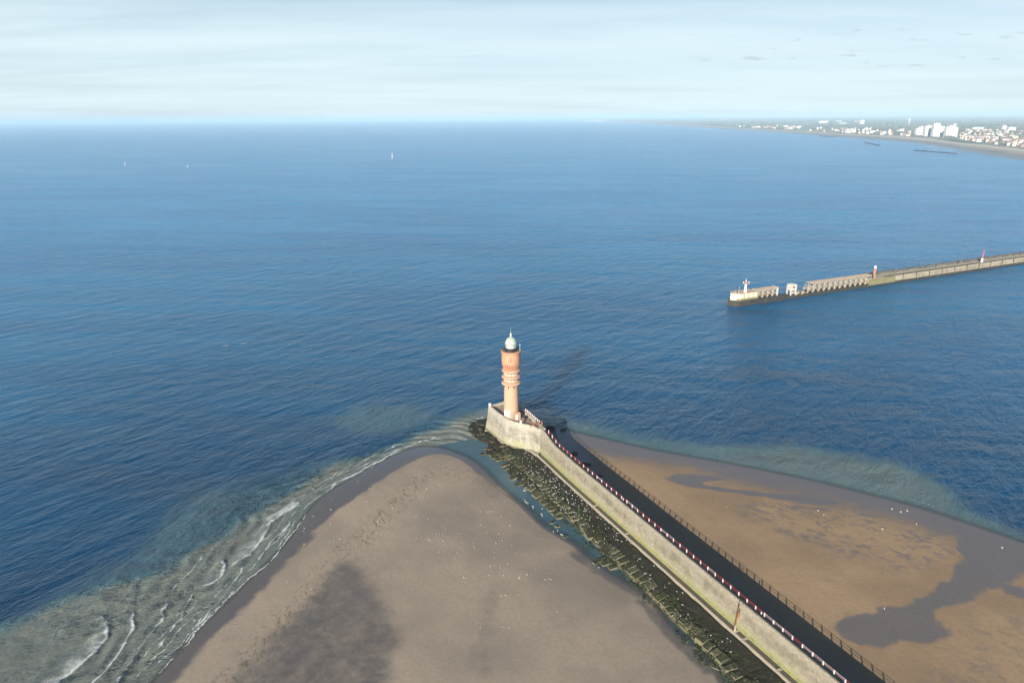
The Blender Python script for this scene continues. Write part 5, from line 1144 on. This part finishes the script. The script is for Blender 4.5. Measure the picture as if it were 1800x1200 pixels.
beach_g = [((1277, 892), 'white gull alone on the brown beach nearest the pier shadow'), ((1438, 897), 'white gull on the runnels at the edge of the wet beach'), ((1448, 905), 'white gull just below another on the beach runnels'), ((1568, 893), 'white gull at the waterline, left of a close pair'), ((1584, 898), 'left gull of the close pair at the waterline'), ((1595, 896), 'right gull of the close pair at the waterline'),
           ((1611, 921), 'white gull on brown sand just inside the waterline pair'), ((1551, 930), 'white gull among the dark runnels of the beach'), ((1762, 961), 'white gull near the right edge of the beach'), ((1554, 1071), 'white gull at the rim of the big wet patch'), ((1060, 818), 'white gull in the shade of the pier'), ((1390, 1137), 'gull deep in the pier shadow near the railing')]
for px, lab in beach_g:
    p = un(*px, 0.6); gull(p, max(sz(p), 0.0), lab, 'gulls on the brown beach', 0, 0.9); n_ind += 1
# the flock on the apron: nearest ones singly, the remoter ones as one flock
cand = []
def dens(u, v): return max(0.05, math.exp(-((v-860)/62)**2)*(1.0))+0.05
while len(cand) < 330:
    u, v = random.uniform(880, 1290), random.uniform(795, 1150)
    d = dens(u, v)
    cn = vnoise(np.array([[u, v]]), 0.045, 91)[0]
    if random.random() > d*(0.45+0.75*max(0, cn+0.3)): continue
    p = un(u, v, 1.3); q = p[None, :2]
    if sd_poly(q, PB)[0] < 0.4 or line_dist(q, KL[::2])[0][0] < 0.4: continue
    cand.append(p)
cand.sort(key=lambda p: p[1])
n_left = 300-n_ind
for p in cand[:n_left]:
    p2 = un(*[0, 0]) if False else p
    gull(p, berm_z(p)+0.06, 'white gull on the dark apron '+('by the davit post' if p[1] < 155 else 'where the flock thins towards the davit' if p[1] < 178 else 'in the lower half of the dense flock' if p[1] < 195 else 'in the thick of the dense flock'), 'gulls flocking on the seaweed apron', 0 if random.random() < .92 else 2, random.uniform(0.54, 0.70))
fl = MB(); gm = GUL[0]; gv = [v.co.copy() for v in gm.vertices]; gf = [tuple(q.vertices) for q in gm.polygons]; gmi = [q.material_index for q in gm.polygons]
for p in cand[n_left:]:
    M = Matrix.Translation((p[0], p[1], berm_z(p)+0.06)) @ Matrix.Rotation(random.uniform(0, 6.3), 4, 'Z') @ Matrix.Scale(0.6, 4)
    bs = len(fl.v); fl.v += [tuple(M @ v) for v in gv]; fl.f += [tuple(i+bs for i in f) for f in gf]; fl.m += gmi
tag(link('seagull_flock', fl.mesh('seagull_flock', list(gm.materials), fix=False)), kind='stuff')

# ------------------------------------------------------------------ haze: closed box of thin air round everything
m, n, out = new_mat('haze_air')
v_ = n.n('ShaderNodeVolumePrincipled'); v_.inputs['Color'].default_value = (0.60, 0.83, 0.99, 1); v_.inputs['Density'].default_value = 7.2e-5; v_.inputs['Anisotropy'].default_value = -0.08; v_.inputs['Density Attribute'].default_value = ''
n.put(out.inputs['Volume'], v_.outputs[0])
b = MB(); b.box((-47500, -1000, -6.0), (47500, 40500, 150.0)); hz = b.build('haze', m); tag(hz, kind='stuff')
m.cycles.homogeneous_volume = True
